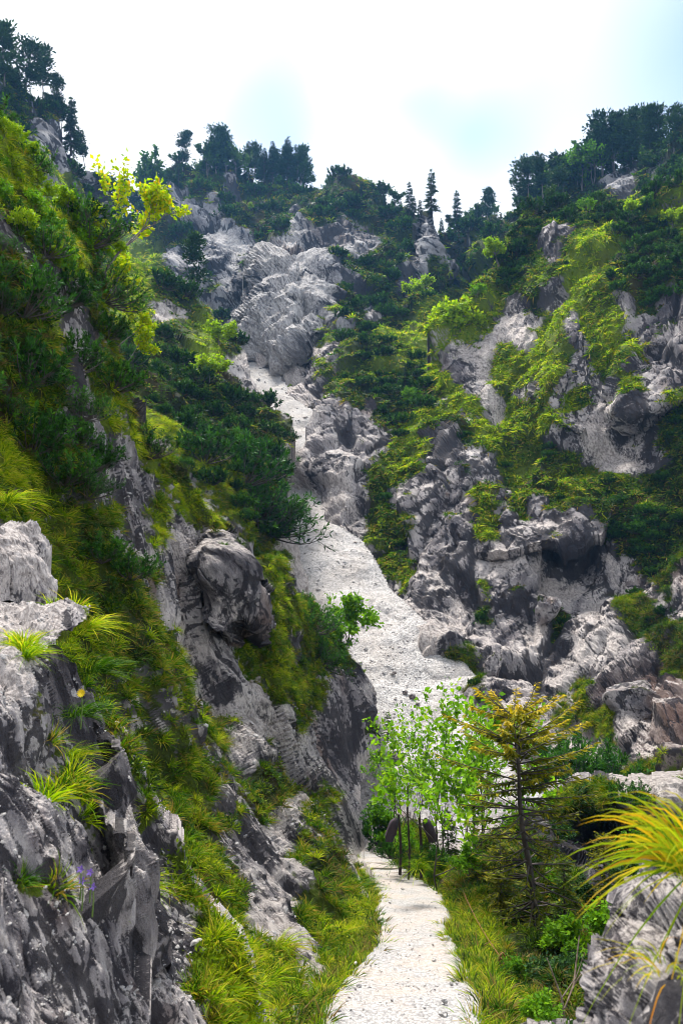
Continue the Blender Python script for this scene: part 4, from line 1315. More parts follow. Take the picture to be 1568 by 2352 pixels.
# far trees: (kind, px, py of the base, height px, label)
FAR = [
 ('pine1', 10, 215, 185, 'tallest dark pine on the cliff peak at the upper left edge'),
 ('pine3', 60, 222, 150, 'broad dark pine second from the left edge on the cliff peak'),
 ('pine0', 100, 236, 135, 'dark pine on the cliff peak, third from the left edge'),
 ('pine2', 128, 250, 90, 'small dark pine on the shoulder of the cliff peak'),
 ('spruce1', 172, 330, 148, 'lone thin spruce standing out from the cliff peak against white sky'),
 ('pine0', 205, 372, 92, 'crooked small pine leaning out from the cliff below the lone spruce'),
 ('broad1', 248, 482, 108, 'hazy broadleaf tree in the notch right of the cliff peak'),
 ('broad0', 318, 470, 165, 'large round dark broadleaf tree left of the headwall skyline'),
 ('broad2', 368, 450, 140, 'right half of the round dark tree pair left of the headwall'),
 ('pine2', 424, 396, 92, 'slim pine standing alone at the left end of the headwall skyline'),
 ('broad1', 474, 400, 112, 'dark rounded tree at the left of the headwall grove'),
 ('pine3', 497, 400, 122, 'tallest pine of the headwall grove'),
 ('pine0', 521, 402, 112, 'pine right of the tallest pine in the headwall grove'),
 ('broad0', 541, 402, 96, 'dark rounded tree in the middle of the headwall grove'),
 ('spruce0', 566, 404, 92, 'pointed spruce in the middle of the headwall grove'),
 ('pine1', 590, 408, 84, 'short pine between the two pointed spruces of the headwall grove'),
 ('spruce2', 622, 412, 108, 'hazy green spruce left of the darkest one on the headwall'),
 ('spruce1', 660, 418, 122, 'darkest pointed spruce at the right end of the headwall grove'),
 ('broad2', 694, 424, 72, 'low round tree right of the darkest spruce'),
 ('broad1', 714, 428, 50, 'small round tree at the right foot of the headwall grove'),
 ('spruce0', 606, 410, 86, 'spruce left of the hazy green spruce on the headwall'),
 ('broad0', 752, 440, 46, 'low tree on the falling skyline right of the grove'),
 ('spruce2', 828, 446, 38, 'tiny spruce on the middle of the falling skyline'),
 ('broad2', 868, 462, 40, 'low tree at the right end of the falling skyline'),
 ('broad1', 906, 486, 74, 'round tree left of the two spruces in the saddle'),
 ('spruce0', 941, 492, 84, 'shorter spruce left of the tall one in the saddle'),
 ('spruce1', 1000, 490, 118, 'tallest dark spruce in the saddle'),
 ('spruce2', 1046, 528, 102, 'spruce right of the tallest one in the saddle'),
 ('broad0', 1080, 530, 66, 'low hazy tree right of the saddle spruces'),
 ('pine1', 1118, 520, 90, 'hazy pine at the left foot of the right ridge'),
 ('broad2', 1146, 500, 62, 'low round tree at the left foot of the right ridge'),
 ('pine3', 1186, 478, 122, 'leaning pine at the left of the three thin pines on the right ridge'),
 ('pine2', 1212, 470, 112, 'middle of the three thin pines on the right ridge'),
 ('pine0', 1244, 462, 118, 'right of the three thin pines on the right ridge'),
 ('pine1', 1278, 456, 112, 'pine between the thin pines and the broadleaf wood'),
 ('broad0', 1296, 452, 120, 'broadleaf tree at the left edge of the wood on the right ridge'),
 ('mid0', 1318, 448, 130, 'green broadleaf tree in the wood on the right ridge'),
 ('broad1', 1338, 438, 160, 'tallest broadleaf tree of the wood on the right ridge'),
 ('mid1', 1362, 424, 140, 'green broadleaf tree with yellow tips right of the tallest one'),
 ('pine3', 1386, 402, 158, 'tall pine left of the pale cliff on the right ridge'),
 ('pine0', 1410, 388, 132, 'pine above the left end of the pale cliff'),
 ('pine2', 1432, 382, 138, 'pine above the middle of the pale cliff'),
 ('pine1', 1452, 378, 130, 'second pine above the middle of the pale cliff'),
 ('pine3', 1474, 376, 142, 'pine above the right end of the pale cliff'),
 ('pine0', 1498, 372, 138, 'tall pine second from the right skyline group'),
 ('pine2', 1520, 368, 134, 'pine near the right edge on the skyline'),
 ('pine1', 1545, 364, 128, 'last pine before the right edge on the skyline'),
 ('broad2', 1568, 470, 210, 'large dark broadleaf tree cut by the right edge'),
 ('broad1', 1548, 440, 120, 'dark broadleaf tree below the last pine at the right edge'),
 ('broad0', 1268, 478, 70, 'low dark tree under the thin pines'),
]
for n_, (kd, px, py, hp, lab) in enumerate(FAR):
    g = gp(px, py, 60)
    h = size(hp, g[1]) * 1.0
    nm = {'spruce': 'spruce_tree', 'pine': 'pine_tree', 'broad': 'broadleaf_tree', 'mid': 'broadleaf_tree', 'lime': 'broadleaf_tree'}[kd.rstrip('0123456789')]
    g[2] -= 0.02 * h
    thing_tree(nm, K[kd], g, rng.uniform(0, 6.28), h, lab, nm.split('_')[0] + ' tree' if nm != 'broadleaf_tree' else 'tree', 'trees along the far skyline', tilt=0.12 if 'leaning' in lab or 'crooked' in lab else 0)

# the wood behind the first row
_r = np.random.default_rng(77)
WOOD = [('headwall grove', np.linspace(462, 700, 15), lambda x: np.interp(x, [460, 700], [396, 428]), 85, 115), ('right ridge wood', np.linspace(1262, 1566, 22), lambda x: np.interp(x, [1260, 1400, 1566], [470, 392, 360]), 95, 140),
        ('saddle', np.linspace(880, 1150, 13), lambda x: np.interp(x, [880, 960, 1150], [478, 500, 530]), 40, 75), ('cliff peak', np.linspace(-10, 140, 8), lambda x: np.interp(x, [-10, 140], [232, 262]), 60, 120),
        ('notch left of the headwall', np.linspace(262, 410, 8), lambda x: np.interp(x, [262, 410], [500, 420]), 60, 100)]
for (wn, xs_, yf, h0, h1) in WOOD:
    for j_, x in enumerate(xs_):
        x = x + _r.uniform(-6, 6)
        g = gp(x, yf(x) + 6, 55)
        kd = ['pine0', 'spruce2', 'pine2', 'spruce0', 'broad0', 'spruce1', 'pine1', 'spruce0', 'spruce1'][_r.integers(0, 9)]
        hh = size(_r.uniform(h0, h1), g[1])
        nm = {'spruce': 'spruce_tree', 'pine': 'pine_tree', 'broad': 'broadleaf_tree'}[kd[:-1]]
        kn = {'spruce': 'pointed spruce', 'pine': 'clumpy pine', 'broad': 'round broadleaf tree'}[kd[:-1]]
        g = g + np.array([0, _r.uniform(0.5, 4), -0.04 * hh])
        thing_tree(nm, K[kd], g, _r.uniform(0, 6.28), hh, '%s in back row of %s, %s from left' % (kn, wn, (ORD + ['thirteenth', 'fourteenth', 'fifteenth', 'sixteenth', 'seventeenth', 'eighteenth', 'nineteenth', 'twentieth', 'twenty-first', 'twenty-second'])[j_]), 'tree', 'back row trees on the skyline')

# trees lower in the gorge
MIDT = [
 ('pine2', 450, 690, 150, 'slender pale green pine standing against the grey headwall', 'pine_tree'),
 ('lime0', 505, 800, 110, 'lime green tree beside the top of the scree', 'broadleaf_tree'),
 ('lime1', 478, 880, 108, 'lime green tree below the one at the top of the scree', 'broadleaf_tree'),
 ('lime2', 1048, 790, 195, 'large lime green tree left of the mossy buttress', 'broadleaf_tree'),
 ('lime0', 1006, 760, 100, 'small lime green tree left of the large lime one', 'broadleaf_tree'),
 ('lime1', 1146, 610, 105, 'lime green tree leaning from the top of the mossy buttress', 'broadleaf_tree'),
 ('lime2', 958, 700, 105, 'lime green tree below the rock pinnacle', 'broadleaf_tree'),
 ('mid2', 1092, 690, 70, 'green tree on the edge of the mossy buttress', 'broadleaf_tree'),
 ('mid0', 944, 930, 66, 'small bright green sapling in the mossy hollow', 'broadleaf_tree'),
 ('spruce0', 930, 905, 70, 'thin young spruce in the mossy hollow', 'spruce_tree'),
 ('lime1', 640, 445, 34, 'tiny lime green tree under the headwall skyline', 'broadleaf_tree'),
 ('lime0', 575, 480, 26, 'tiny lime green bush on the headwall left of centre', 'broadleaf_tree'),
 ('lime2', 1440, 500, 78, 'yellow-green tree on top of the buttress near the right edge', 'broadleaf_tree'),
 ('lime0', 1545, 525, 90, 'yellow-green tree on the buttress at the right edge', 'broadleaf_tree'),
 ('mid1', 1345, 500, 66, 'dark green tree on top of the buttress', 'broadleaf_tree'),
 ('mid2', 1490, 480, 60, 'green bush right of the yellow-green buttress tree', 'broadleaf_tree'),
]
for (kd, px, py, hp, lab, nm) in MIDT:
    g = gp(px, py, 35)
    thing_tree(nm, K[kd], g - np.array([0, 0, 0.1]), rng.uniform(0, 6.28), size(hp, g[1]), lab, 'tree' if nm != 'spruce_tree' else 'spruce tree', None)

# dwarf pines: counted bushes in the shrub belts
def place_bushes(cells, masses, n_max, rad_px, label, group, kinds, dmin=26, dmax=400, seed=1, sep=0.9, name='dwarf_pine', ymax=9e9, xmax=9e9, xmin=-9e9):
    r = np.random.default_rng(seed)
    mi = [i_ for i_, m in enumerate(MASS) if m in masses]
    row = np.clip((ALL['y'] / 39.2).astype(int), 0, 59)
    colm = np.clip((ALL['x'] / 39.2).astype(int), 0, 39)
    lut = np.zeros((60, 40), bool)
    for a_ in range(60):
        rw = GROUND_ROWS.get(a_, '.' * 40)
        rw = (rw + rw[-1] * 40)[:40]
        for b_ in range(40):
            lut[a_, b_] = rw[b_] in cells
    ok = np.nonzero(lut[row, colm] & np.isin(ALL['m'], mi) & (ALL['d'] > dmin) & (ALL['d'] < dmax) & (ALL['veg'] > 0.35) & (ALL['y'] < ymax) & (ALL['x'] < xmax) & (ALL['x'] > xmin))[0]
    r.shuffle(ok)
    done, objs = [], []
    for i in ok[:6000]:
        x, y = ALL['x'][i], ALL['y'][i]
        rp = rad_px * r.uniform(0.6, 1.35)
        if any((x - a_) ** 2 + (1.3 * (y - b_)) ** 2 < (sep * (rp + c_) * 0.5 * 1.5) ** 2 for a_, b_, c_ in done):
            continue
        done.append((x, y, rp))
        g = ALL['P'][i]
        rad = max(size(rp, g[1]), 0.25)
        kd = kinds[r.integers(0, len(kinds))]
        objs.append(thing_tree(name, K[kd], g - np.array([0, 0, 0.08 * rad]), r.uniform(0, 6.28), rad, label, 'shrub', group, parts=('stems', 'crown')))
        if len(done) >= n_max:
            break
    # tell the bushes apart: bands from the top of the slope down, then from left to right
    order = sorted(range(len(done)), key=lambda i: done[i][1])
    nb = max(1, round(len(done) / 8))
    for b_ in range(nb):
        band = sorted(order[b_ * len(order) // nb:(b_ + 1) * len(order) // nb], key=lambda i: done[i][0])
        bw = 'topmost row' if b_ == 0 else ('lowest row' if b_ == nb - 1 else ORD[b_] + ' row down')
        for j_, i in enumerate(band):
            big = 'wide ' if done[i][2] > rad_px * 1.15 else ('small ' if done[i][2] < rad_px * 0.75 else '')
            objs[i]['label'] = '%s%s, %s, %s from left' % (big, label, bw, ORD[j_])
    print('BUSHES', group, len(done))


place_bushes('pm', ['headwall'], 60, 22, 'dark pine bush on the headwall', 'dwarf pines on the headwall', ['mugo0', 'mugo1', 'mugolow0', 'mugo2'], seed=11)
place_bushes('pm', ['far_ridge'], 26, 24, 'dark bush on the right ridge', 'bushes on the right ridge', ['mugo0', 'mugo3', 'mugolow0'], seed=12)
place_bushes('m', ['cliff_peak'], 20, 22, 'dark bush on the cliff peak', 'bushes on the cliff peak', ['mugo0', 'mugo3', 'mugolow1'], seed=13)
place_bushes('pm', ['mossy_slope'], 30, 24, 'dark pine bush on the mossy slope', 'dwarf pines on the middle slope', ['mugo1', 'mugo2', 'mugolow0', 'mugolow1'], seed=14)
place_bushes('p', ['rock_buttress'], 75, 27, 'dense pine bush on the buttress', 'dwarf pines on the right buttress', ['mugo0', 'mugo1', 'mugo2', 'mugo3', 'mugolow0'], seed=15)
place_bushes('m', ['rock_buttress'], 40, 18, 'low bush between buttress rocks', 'low bushes on the right buttress', ['mugolow0', 'mugolow1', 'mugo1'], seed=16)
place_bushes('p', ['shaded_ridge'], 42, 34, 'dark pine bush on the shaded ridge', 'dwarf pines on the shaded ridge', ['mugo0', 'mugo1', 'mugo2', 'mugo3'], seed=17)

# ------------------------------------------------------------------ near plants
for i in range(3):
    K['brush%d' % i] = kind(gen_mugo(600 + i, 1.0, 0.9, 26, 6, 13, 0.12, 0.013, wide=0.2), 'near_pine', M_MUGO_NEAR)
for i in range(2):
    K['twiggy%d' % i] = kind(gen_mugo(610 + i, 1.0, 0.8, 34, 7, 6, 0.10, 0.010, wide=0.2), 'twiggy_pine', M_MUGO_NEAR)
for i in range(2):
    K['bush%d' % i] = kind(gen_broad(620 + i, 1.0, 0.075, 8, levels=3, kids=3, trunk_frac=0.34, spread=0.8, stems=5, rad=0.008, up=0.1), 'leafy_bush', M_LEAF, M_BARK)
for i in range(2):
    K['dbush%d' % i] = kind(gen_broad(630 + i, 1.0, 0.075, 9, levels=3, kids=3, trunk_frac=0.34, spread=0.8, stems=5, rad=0.008, up=0.1), 'dark_leafy_bush', M_DKLEAF, M_BARK)
for i in range(3):
    K['airy%d' % i] = kind(gen_broad(640 + i, 1.0, 0.035, 12, levels=3, kids=3, trunk_frac=0.46, spread=0.5, stems=3, rad=0.0055, up=0.3), 'airy_sapling', M_SAPLING, M_BARK)
K['airylime'] = kind(gen_broad(645, 1.0, 0.055, 14, levels=3, kids=3, trunk_frac=0.36, spread=0.6, stems=3, rad=0.007), 'airy_lime', M_LIME, M_BARK)
K['autumn0'] = kind(gen_broad(650, 1.0, 0.034, 22, levels=3, kids=4, trunk_frac=0.42, spread=0.5, lean=(0.35, 0), rad=0.009, up=0.3), 'autumn_tree', M_YELLOW, M_BARK_GREY)
K['autumn1'] = kind(gen_broad(651, 1.0, 0.042, 16, levels=3, kids=4, trunk_frac=0.36, spread=0.6, lean=(0.3, 0), rad=0.009, hang=0.7), 'autumn_tree_hanging', M_YELLOW, M_BARK_GREY)
K['nspruce0'] = kind(gen_spruce(660, 1.0, lambda t: 0.30 * (1 - t) ** 0.8 + 0.02, 16, 7, 0.06, 1.6, base_t=0.05), 'young_spruce', M_SPRUCE_G)
K['nspruce1'] = kind(gen_spruce(661, 1.0, lambda t: 0.34 * (1 - t) ** 0.7 + 0.02, 15, 7, 0.06, 1.5, base_t=0.1), 'young_spruce', M_SPRUCE_G)


def near(kd, name, px, py, d, hp, label, cat, tilt=0.0, rz=None, parts=('trunk', 'crown'), dz=0.03):
    g = V(px, py, d) if d else gp(px, py, 0, 34)
    h = size(hp, g[1])
    return thing_tree(name, K[kd], g - np.array([0, 0, dz * h]), rng.uniform(0, 6.28) if rz is None else rz, h, label, cat, None, parts, tilt)


near('airylime', 'broadleaf_tree', 32, 350, 0, 85, 'small lime green tree at the left edge under the cliff peak', 'tree')
near('airylime', 'broadleaf_tree', 2, 325, 0, 75, 'lime green leaves cut by the left edge under the peak', 'tree')
near('airylime', 'broadleaf_tree', 112, 470, 0, 90, 'lime green tree on the ridge left of the yellow trees', 'tree')
near('lime1', 'broadleaf_tree', 158, 505, 0, 115, 'lime green tree in the middle of the left ridge', 'tree')
near('autumn1', 'broadleaf_tree', 196, 540, 0, 140, 'yellow-green tree right of the lime tree on the left ridge', 'tree', rz=0)
near('lime2', 'broadleaf_tree', 226, 600, 0, 150, 'lime green tree below the tall yellow-leaved tree', 'tree')
near('autumn0', 'broadleaf_tree', 250, 610, 0, 370, 'tall yellow-leaved tree leaning right against the dark round trees', 'tree', rz=0)
near('autumn1', 'broadleaf_tree', 250, 690, 0, 190, 'yellow tree hanging off the left ridge above the drooping one', 'tree', rz=0.2)
near('autumn1', 'broadleaf_tree', 285, 830, 0, 170, 'drooping yellow-leaved tree over the dark ridge', 'tree', rz=0, tilt=0.25)
near('autumn0', 'broadleaf_tree', 270, 790, 0, 150, 'small yellow-leaved tree behind the drooping one', 'tree', rz=0.3, tilt=0.2)
near('twiggy0', 'pine_bush', 205, 560, 0, 105, 'dark twiggy pine bush on the crest of the left wall', 'shrub', parts=('stems', 'crown'))
near('twiggy1', 'pine_bush', 240, 690, 0, 100, 'dark twiggy pine bush hanging below the crest of the left wall', 'shrub', parts=('stems', 'crown'), tilt=0.5, rz=0)
near('brush0', 'pine_bush', 175, 500, 0, 70, 'green pine bush among the lime trees on the left ridge', 'shrub', parts=('stems', 'crown'))
near('brush1', 'pine_bush', 75, 385, 0, 60, 'olive pine bush under the small lime tree at left', 'shrub', parts=('stems', 'crown'))
for n_, (px, py, d, hp, kd, lab) in enumerate([
        (50, 720, 0, 110, 'brush1', 'big dark pine bush at the left edge below the lime trees'), (150, 700, 0, 85, 'brush0', 'pine bush on the grey rock face right of the edge bush'),
        (60, 880, 0, 110, 'brush2', 'dark pine bush at the left edge, middle of three in a column'), (170, 850, 0, 85, 'brush1', 'pine bush against the grey rock in the left middle'),
        (190, 960, 0, 80, 'twiggy0', 'sparse pine bush over the bluish rock on the left'), (70, 1040, 0, 100, 'brush0', 'dark pine bush at the left edge, lowest of three in a column'),
        (150, 1110, 0, 85, 'brush2', 'dark pine bush above the pale rock outcrop'), (245, 780, 0, 62, 'brush0', 'tufted pine bush on the rim of the left wall'),
        (268, 900, 0, 64, 'brush1', 'tufted pine bush lower on the rim of the left wall'), (340, 1050, 0, 75, 'twiggy1', 'dark twiggy bush below the bright grass cushion'),
        (215, 1080, 0, 70, 'brush1', 'small reddish-tipped pine bush beside the bluish rock'), (300, 1330, 0, 66, 'brush2', 'low pine bush in the grass left of the rock dome'),
        (235, 1290, 0, 60, 'brush0', 'low pine bush in the grass above the gravel ledge')]):
    near(kd, 'pine_bush', px, py, d, hp, lab, 'shrub', parts=('stems', 'crown'))
near('twiggy0', 'pine_bush', 600, 1215, 0, 135, 'large twiggy pine bush overhanging the scree bend', 'shrub', parts=('stems', 'crown'), tilt=0.55, rz=0)
near('brush1', 'pine_bush', 560, 1110, 0, 110, 'fresh green pine bush above the twiggy overhanging one', 'shrub', parts=('stems', 'crown'))
near('twiggy1', 'pine_bush', 640, 1160, 0, 100, 'twiggy pine bush with green tips at the edge of the scree', 'shrub', parts=('stems', 'crown'), tilt=0.4, rz=0)
near('brush2', 'pine_bush', 470, 1060, 0, 80, 'pine bush left of the fresh green one on the wall crest', 'shrub', parts=('stems', 'crown'))
near('twiggy1', 'pine_bush', 712, 1450, 0, 80, 'dark twiggy bush on the wall left of the green shrub', 'shrub', parts=('stems', 'crown'), tilt=0.35, rz=0)
near('twiggy0', 'pine_bush', 735, 1520, 0, 62, 'dark hanging bush beneath the twiggy one on the wall', 'shrub', parts=('stems', 'crown'), tilt=0.8, rz=0)
near('nspruce0', 'spruce_tree', 374, 930, 0, 78, 'small bright green spruce on the left wall crest', 'spruce tree')
near('bush0', 'leafy_shrub', 800, 1478, 25.6, 150, 'bright green leafy shrub at the left rim of the scree', 'shrub')
near('bush1', 'leafy_shrub', 770, 1490, 25.0, 90, 'dark green leafy shrub left of the bright one at the scree rim', 'shrub')
near('airylime', 'leafy_shrub', 822, 1570, 25.5, 48, 'tiny lime green plant on the rock nose beside the scree', 'shrub')
near('nspruce1', 'spruce_tree', 892, 1702, 25.4, 66, 'small dark spruce at the foot of the rock nose', 'spruce tree')
near('bush0', 'leafy_shrub', 868, 1762, 23.5, 46, 'small green plant under the rock nose', 'shrub')

place_bushes('yg', ['rock_wall'], 18, 80, 'lime leafy bush on the left ridge', 'leafy bushes on the left ridge', ['airylime', 'bush0', 'lime0', 'bush1'], dmin=6, dmax=16, seed=21, name='leafy_bush', ymax=640, xmax=270, sep=0.45)
place_bushes('mk', ['rock_wall'], 18, 60, 'dark pine bush on the left wall', 'pine bushes on the left wall', ['brush0', 'brush1', 'brush2', 'twiggy0'], dmin=5, dmax=16, seed=22, name='pine_bush', ymax=1250, xmax=270)
place_bushes('gm', ['bank'], 12, 80, 'leafy bush on the bank', 'leafy bushes on the bank', ['bush0', 'bush1', 'dbush0', 'dbush1'], dmin=5, dmax=20, seed=23, name='leafy_bush', xmin=1180, sep=0.6)

# right of the path
near('brush0', 'soft_green_bush', 862, 1935, 18.8, 66, 'soft green bush at the bend of the path', 'shrub', parts=('stems', 'crown'))
near('bush1', 'soft_green_bush', 872, 1920, 18.4, 105, 'upright green bush behind the bend of the path', 'shrub', parts=('stems', 'crown'))
near('airy0', 'broadleaf_sapling', 1040, 2075, 12.2, 430, 'tall airy green sapling with thin dark stems left of the yellow spruce', 'tree')
near('airy1', 'broadleaf_sapling', 1010, 1985, 14.2, 330, 'airy green sapling in front of the scree foot', 'tree')
near('airy2', 'broadleaf_sapling', 905, 1930, 16.5, 220, 'leafy sapling above the bend of the path', 'tree')
near('airy1', 'broadleaf_sapling', 1100, 1990, 13.4, 400, 'slender sapling rising just left of the yellow spruce', 'tree', rz=2.0)
near('airy0', 'broadleaf_sapling', 945, 1900, 18.0, 190, 'short leafy sapling nearest the rock nose', 'tree', rz=1.0)
near('bush0', 'leafy_shrub', 1075, 2010, 11.4, 90, 'bright green leafy shrub at the foot of the tall sapling', 'shrub')
near('bush0', 'leafy_shrub', 940, 1965, 14.6, 80, 'green leafy shrub between the two sleeves of the half-erased hiker', 'shrub')
near('brush1', 'pine_bush', 898, 1970, 13.9, 36, 'low green bush under the left sleeve of the half-erased hiker', 'shrub', parts=('stems', 'crown'))
near('brush2', 'pine_bush', 992, 1985, 13.0, 34, 'low green bush under the right sleeve of the half-erased hiker', 'shrub', parts=('stems', 'crown'))
near('bush1', 'leafy_shrub', 1000, 2010, 13.2, 80, 'green leafy shrub beside the sleeves of the half-erased hiker', 'shrub')


def ys_prof(t):
    return float(np.interp(t, [0, 0.18, 0.3, 0.45, 0.6, 0.72, 0.82, 0.9, 0.97, 1], [0.08, 0.18, 0.20, 0.19, 0.26, 0.34, 0.31, 0.24, 0.13, 0.05]))


def ys_bare(t):
    return float(np.interp(t, [0, 0.15, 0.3, 0.42, 0.52, 0.66, 0.76, 1], [0.1, 0.4, 0.55, 0.3, 0.3, 0.9, 1.4, 1.7]))


def ys_tint(t, ss, r, n):
    y = np.interp(t, [0, 0.35, 0.6, 0.8, 1], [0.22, 0.28, 0.38, 0.58, 0.80])
    return np.clip(y - 0.28 + 0.42 * ss + r.normal(0, 0.13, n), 0.02, 1)


K['yspruce'] = kind(gen_spruce(670, 1.0, ys_prof, 26, 5, 0.038, 1.8, tint=ys_tint, base_t=0.12, bare=ys_bare, droop=0.12), 'yellow_spruce', M_SPRUCE_Y)
K['yspruce_small'] = kind(gen_spruce(671, 1.0, lambda t: 0.36 * (1 - t) ** 0.6 + 0.03, 16, 7, 0.055, 1.5, tint=lambda t, ss, r, n: np.clip(0.25 + 0.25 * ss + r.normal(0, 0.14, n), 0, 1), base_t=0.08), 'yellow_spruce_small', M_SPRUCE_Y)
near('yspruce', 'spruce_tree', 1238, 2185, 9.4, 540, 'tall spruce with yellow-tipped crown right of the path', 'spruce tree', tilt=-0.06, rz=0)
near('yspruce_small', 'spruce_tree', 1152, 2125, 10.4, 190, 'young olive green spruce left of the tall yellow-tipped one', 'spruce tree')
near('yspruce_small', 'spruce_tree', 1100, 2080, 11.6, 130, 'small olive spruce behind the grassy edge of the path', 'spruce tree')
near('yspruce_small', 'spruce_tree', 1390, 2070, 10.5, 150, 'low spruce with golden branches right of the tall one', 'spruce tree')
near('nspruce0', 'spruce_tree', 1300, 2130, 9.6, 160, 'young green spruce right of the tall trunk', 'spruce tree')
near('nspruce1', 'spruce_tree', 1030, 1985, 13.8, 120, 'dark little spruce under the airy saplings', 'spruce tree')
for n_, (px, py, d, hp, kd, lab) in enumerate([
        (1320, 1830, 19.0, 95, 'brush0', 'green pine bush at the foot of the right wall behind the yellow spruce'), (1390, 1800, 19.4, 80, 'brush1', 'green pine bush on the bank top right of the yellow spruce'),
        (1450, 1850, 13.2, 50, 'brush2', 'low pine bush on the lip of the bank'),
        (1300, 1755, 23.0, 70, 'brush2', 'pine bush on the pale rubble under the right wall'), (1500, 2030, 11.5, 60, 'brush0', 'dark pine bush in the hollow at right')]):
    near(kd, 'pine_bush', px, py, d, hp, lab, 'shrub', parts=('stems', 'crown'))
for n_, (px, py, d, hp, kd, lab) in enumerate([
        (1320, 2230, 8.0, 150, 'bush0', 'leafy green shrub below the young green spruce'), (1420, 2180, 7.6, 170, 'bush1', 'leafy green shrub left of the pitted boulder'),
        (1270, 2290, 6.6, 120, 'dbush0', 'dark leafy shrub at the foot of the tall spruce'), (1390, 2300, 5.8, 120, 'dbush1', 'dark leafy shrub at the bottom beside the boulder'),
        (1480, 2080, 8.6, 140, 'dbush0', 'dark leafy shrub in the hollow behind the boulder'), (1350, 2080, 10.6, 80, 'dbush1', 'dark leafy shrub in the middle of the hollow'),
        (1240, 2360, 5.4, 110, 'bush1', 'green leafy shrub at the bottom edge left of the boulder'), (1540, 2010, 9.6, 90, 'dbush1', 'dark leafy shrub at the right edge in the hollow'),
        (1290, 1960, 15.5, 90, 'dbush0', 'dark leafy shrub left of the hollow')]):
    near(kd, 'leafy_shrub', px, py, d, hp, lab, 'shrub')

# ------------------------------------------------------------------ single grass tufts that stand out
T_BRIGHT = [tuft_mesh('bright_tuft_%d' % i, M_GRASS_Y, 700 + i, 150, 1.0, 0.75, 0.020, 0.62, segs=4, dry=0.12, base=0.18, lean=(0.35, -0.05)) for i in range(2)]
T_GREEN = [tuft_mesh('green_tuft_%d' % i, M_GRASS, 710 + i, 220, 1.0, 0.75, 0.019, 0.6, segs=4, dry=0.1, base=0.4, lean=(0.3, -0.1)) for i in range(2)]


def tuft(me, px, py, d, hp, label, rz=0.0, sc=(1, 1, 1)):
    o = bpy.data.objects.new('grass_tuft', me)
    h = size(hp * 0.8, d)
    o.location = V(px, py, d)
    o.rotation_euler = (0, 0, rz)
    o.scale = (h * sc[0], h * sc[1], h * sc[2])
    COL.objects.link(o)
    tag(o, label, 'grass', 'single grass tufts')
    return o


tuft(T_BRIGHT[0], 62, 1505, 3.05, 85, 'bright grass tuft growing on the gravel ledge at the left edge')
tuft(T_BRIGHT[1], 205, 1440, 4.3, 95, 'bright grass tuft on the corner of the gravel ledge')
tuft(T_GREEN[0], 215, 1540, 4.4, 105, 'hanging green tuft under the ledge corner')
tuft(T_BRIGHT[0], 160, 1740, 3.25, 100, 'bright long grass tuft on top of the nearest slab')
tuft(T_GREEN[1], 90, 1830, 2.85, 70, 'thin grass tuft in a crack of the nearest slab')
tuft(T_BRIGHT[1], 325, 2040, 4.3, 95, 'bright tuft at the edge of the narrow rock rib')
tuft(T_GREEN[0], 180, 1640, 3.4, 95, 'dark green tuft below the yellow flower')
tuft(T_BRIGHT[0], 780, 2205, 7.9, 110, 'big bright tuft at the left edge of the path', sc=(1.1, 1, 0.9))
tuft(T_BRIGHT[1], 760, 2165, 8.6, 105, 'bright tuft just behind the big one at the path edge')
tuft(T_GREEN[1], 835, 2070, 12.6, 85, 'dark green tuft where the path narrows')
tuft(T_GREEN[0], 800, 2050, 12.4, 90, 'dark green tuft against the rock where the path narrows')
tuft(T_BRIGHT[0], 640, 2180, 6.6, 95, 'bright tuft on the slope above the lower path')
tuft(T_BRIGHT[1], 610, 2260, 5.8, 110, 'bright tuft at the foot of the slope near the bottom')
tuft(T_BRIGHT[0], 335, 985, 14.8, 60, 'glowing grass cushion on the left wall crest')
tuft(T_BRIGHT[1], 20, 1150, 6.6, 95, 'bright grass tuft above the pale rock outcrop')
tuft(T_BRIGHT[0], 960, 1990, 12.9, 75, 'bright grass tuft below the sleeves of the half-erased hiker')
tuft(T_GREEN[1], 915, 1985, 14.2, 60, 'green tuft at the right edge of the path bend')

# out of focus clump in front
v_, f_, t_ = gen_tuft(730, 230, 1.0, 0.85, 0.022, 0.55, segs=6, dry=0.13, lean=(-0.55, -0.1), base=0.40)
fm = np_mesh('foreground_grass', v_, f_, [M_GRASS_O], dict(tint=np.clip(t_ * 0.9 - 0.06, 0, 1)), True)
fo = bpy.data.objects.new('grass_clump', fm)
fo.location = V(1612, 1990, 1.62)
fo.scale = (0.17, 0.17, 0.36)
COL.objects.link(fo)
tag(fo, 'large blurred green and orange grass clump at the right edge', 'grass')
v_, f_, t_ = gen_tuft(731, 34, 1.0, 0.6, 0.022, 0.7, segs=5, dry=0.12, lean=(-0.3, -0.3), base=0.4)
fm = np_mesh('foreground_grass_low', v_, f_, [M_GRASS_O], dict(tint=np.clip(t_ * 0.9 + 0.1, 0, 1)), True)
fo = bpy.data.objects.new('grass_clump', fm)
fo.location = V(1530, 2230, 1.5)
fo.scale = (0.16, 0.16, 0.13)
COL.objects.link(fo)
tag(fo, 'small blurred grass clump growing on the pitted boulder', 'grass')

# ------------------------------------------------------------------ flowers
M_PETAL_Y = plain_material('yellow_petal', (0.75, 0.50, 0.01), (0.80, 0.62, 0.02), 8, 0.6, bump=0.0)
M_PETAL_V = plain_material('violet_petal', (0.16, 0.08, 0.45), (0.28, 0.16, 0.62), 8, 0.6, bump=0.0)
M_STEM = plain_material('green_stem', (0.05, 0.10, 0.01), (0.10, 0.17, 0.02), 8, 0.7, bump=0.0)


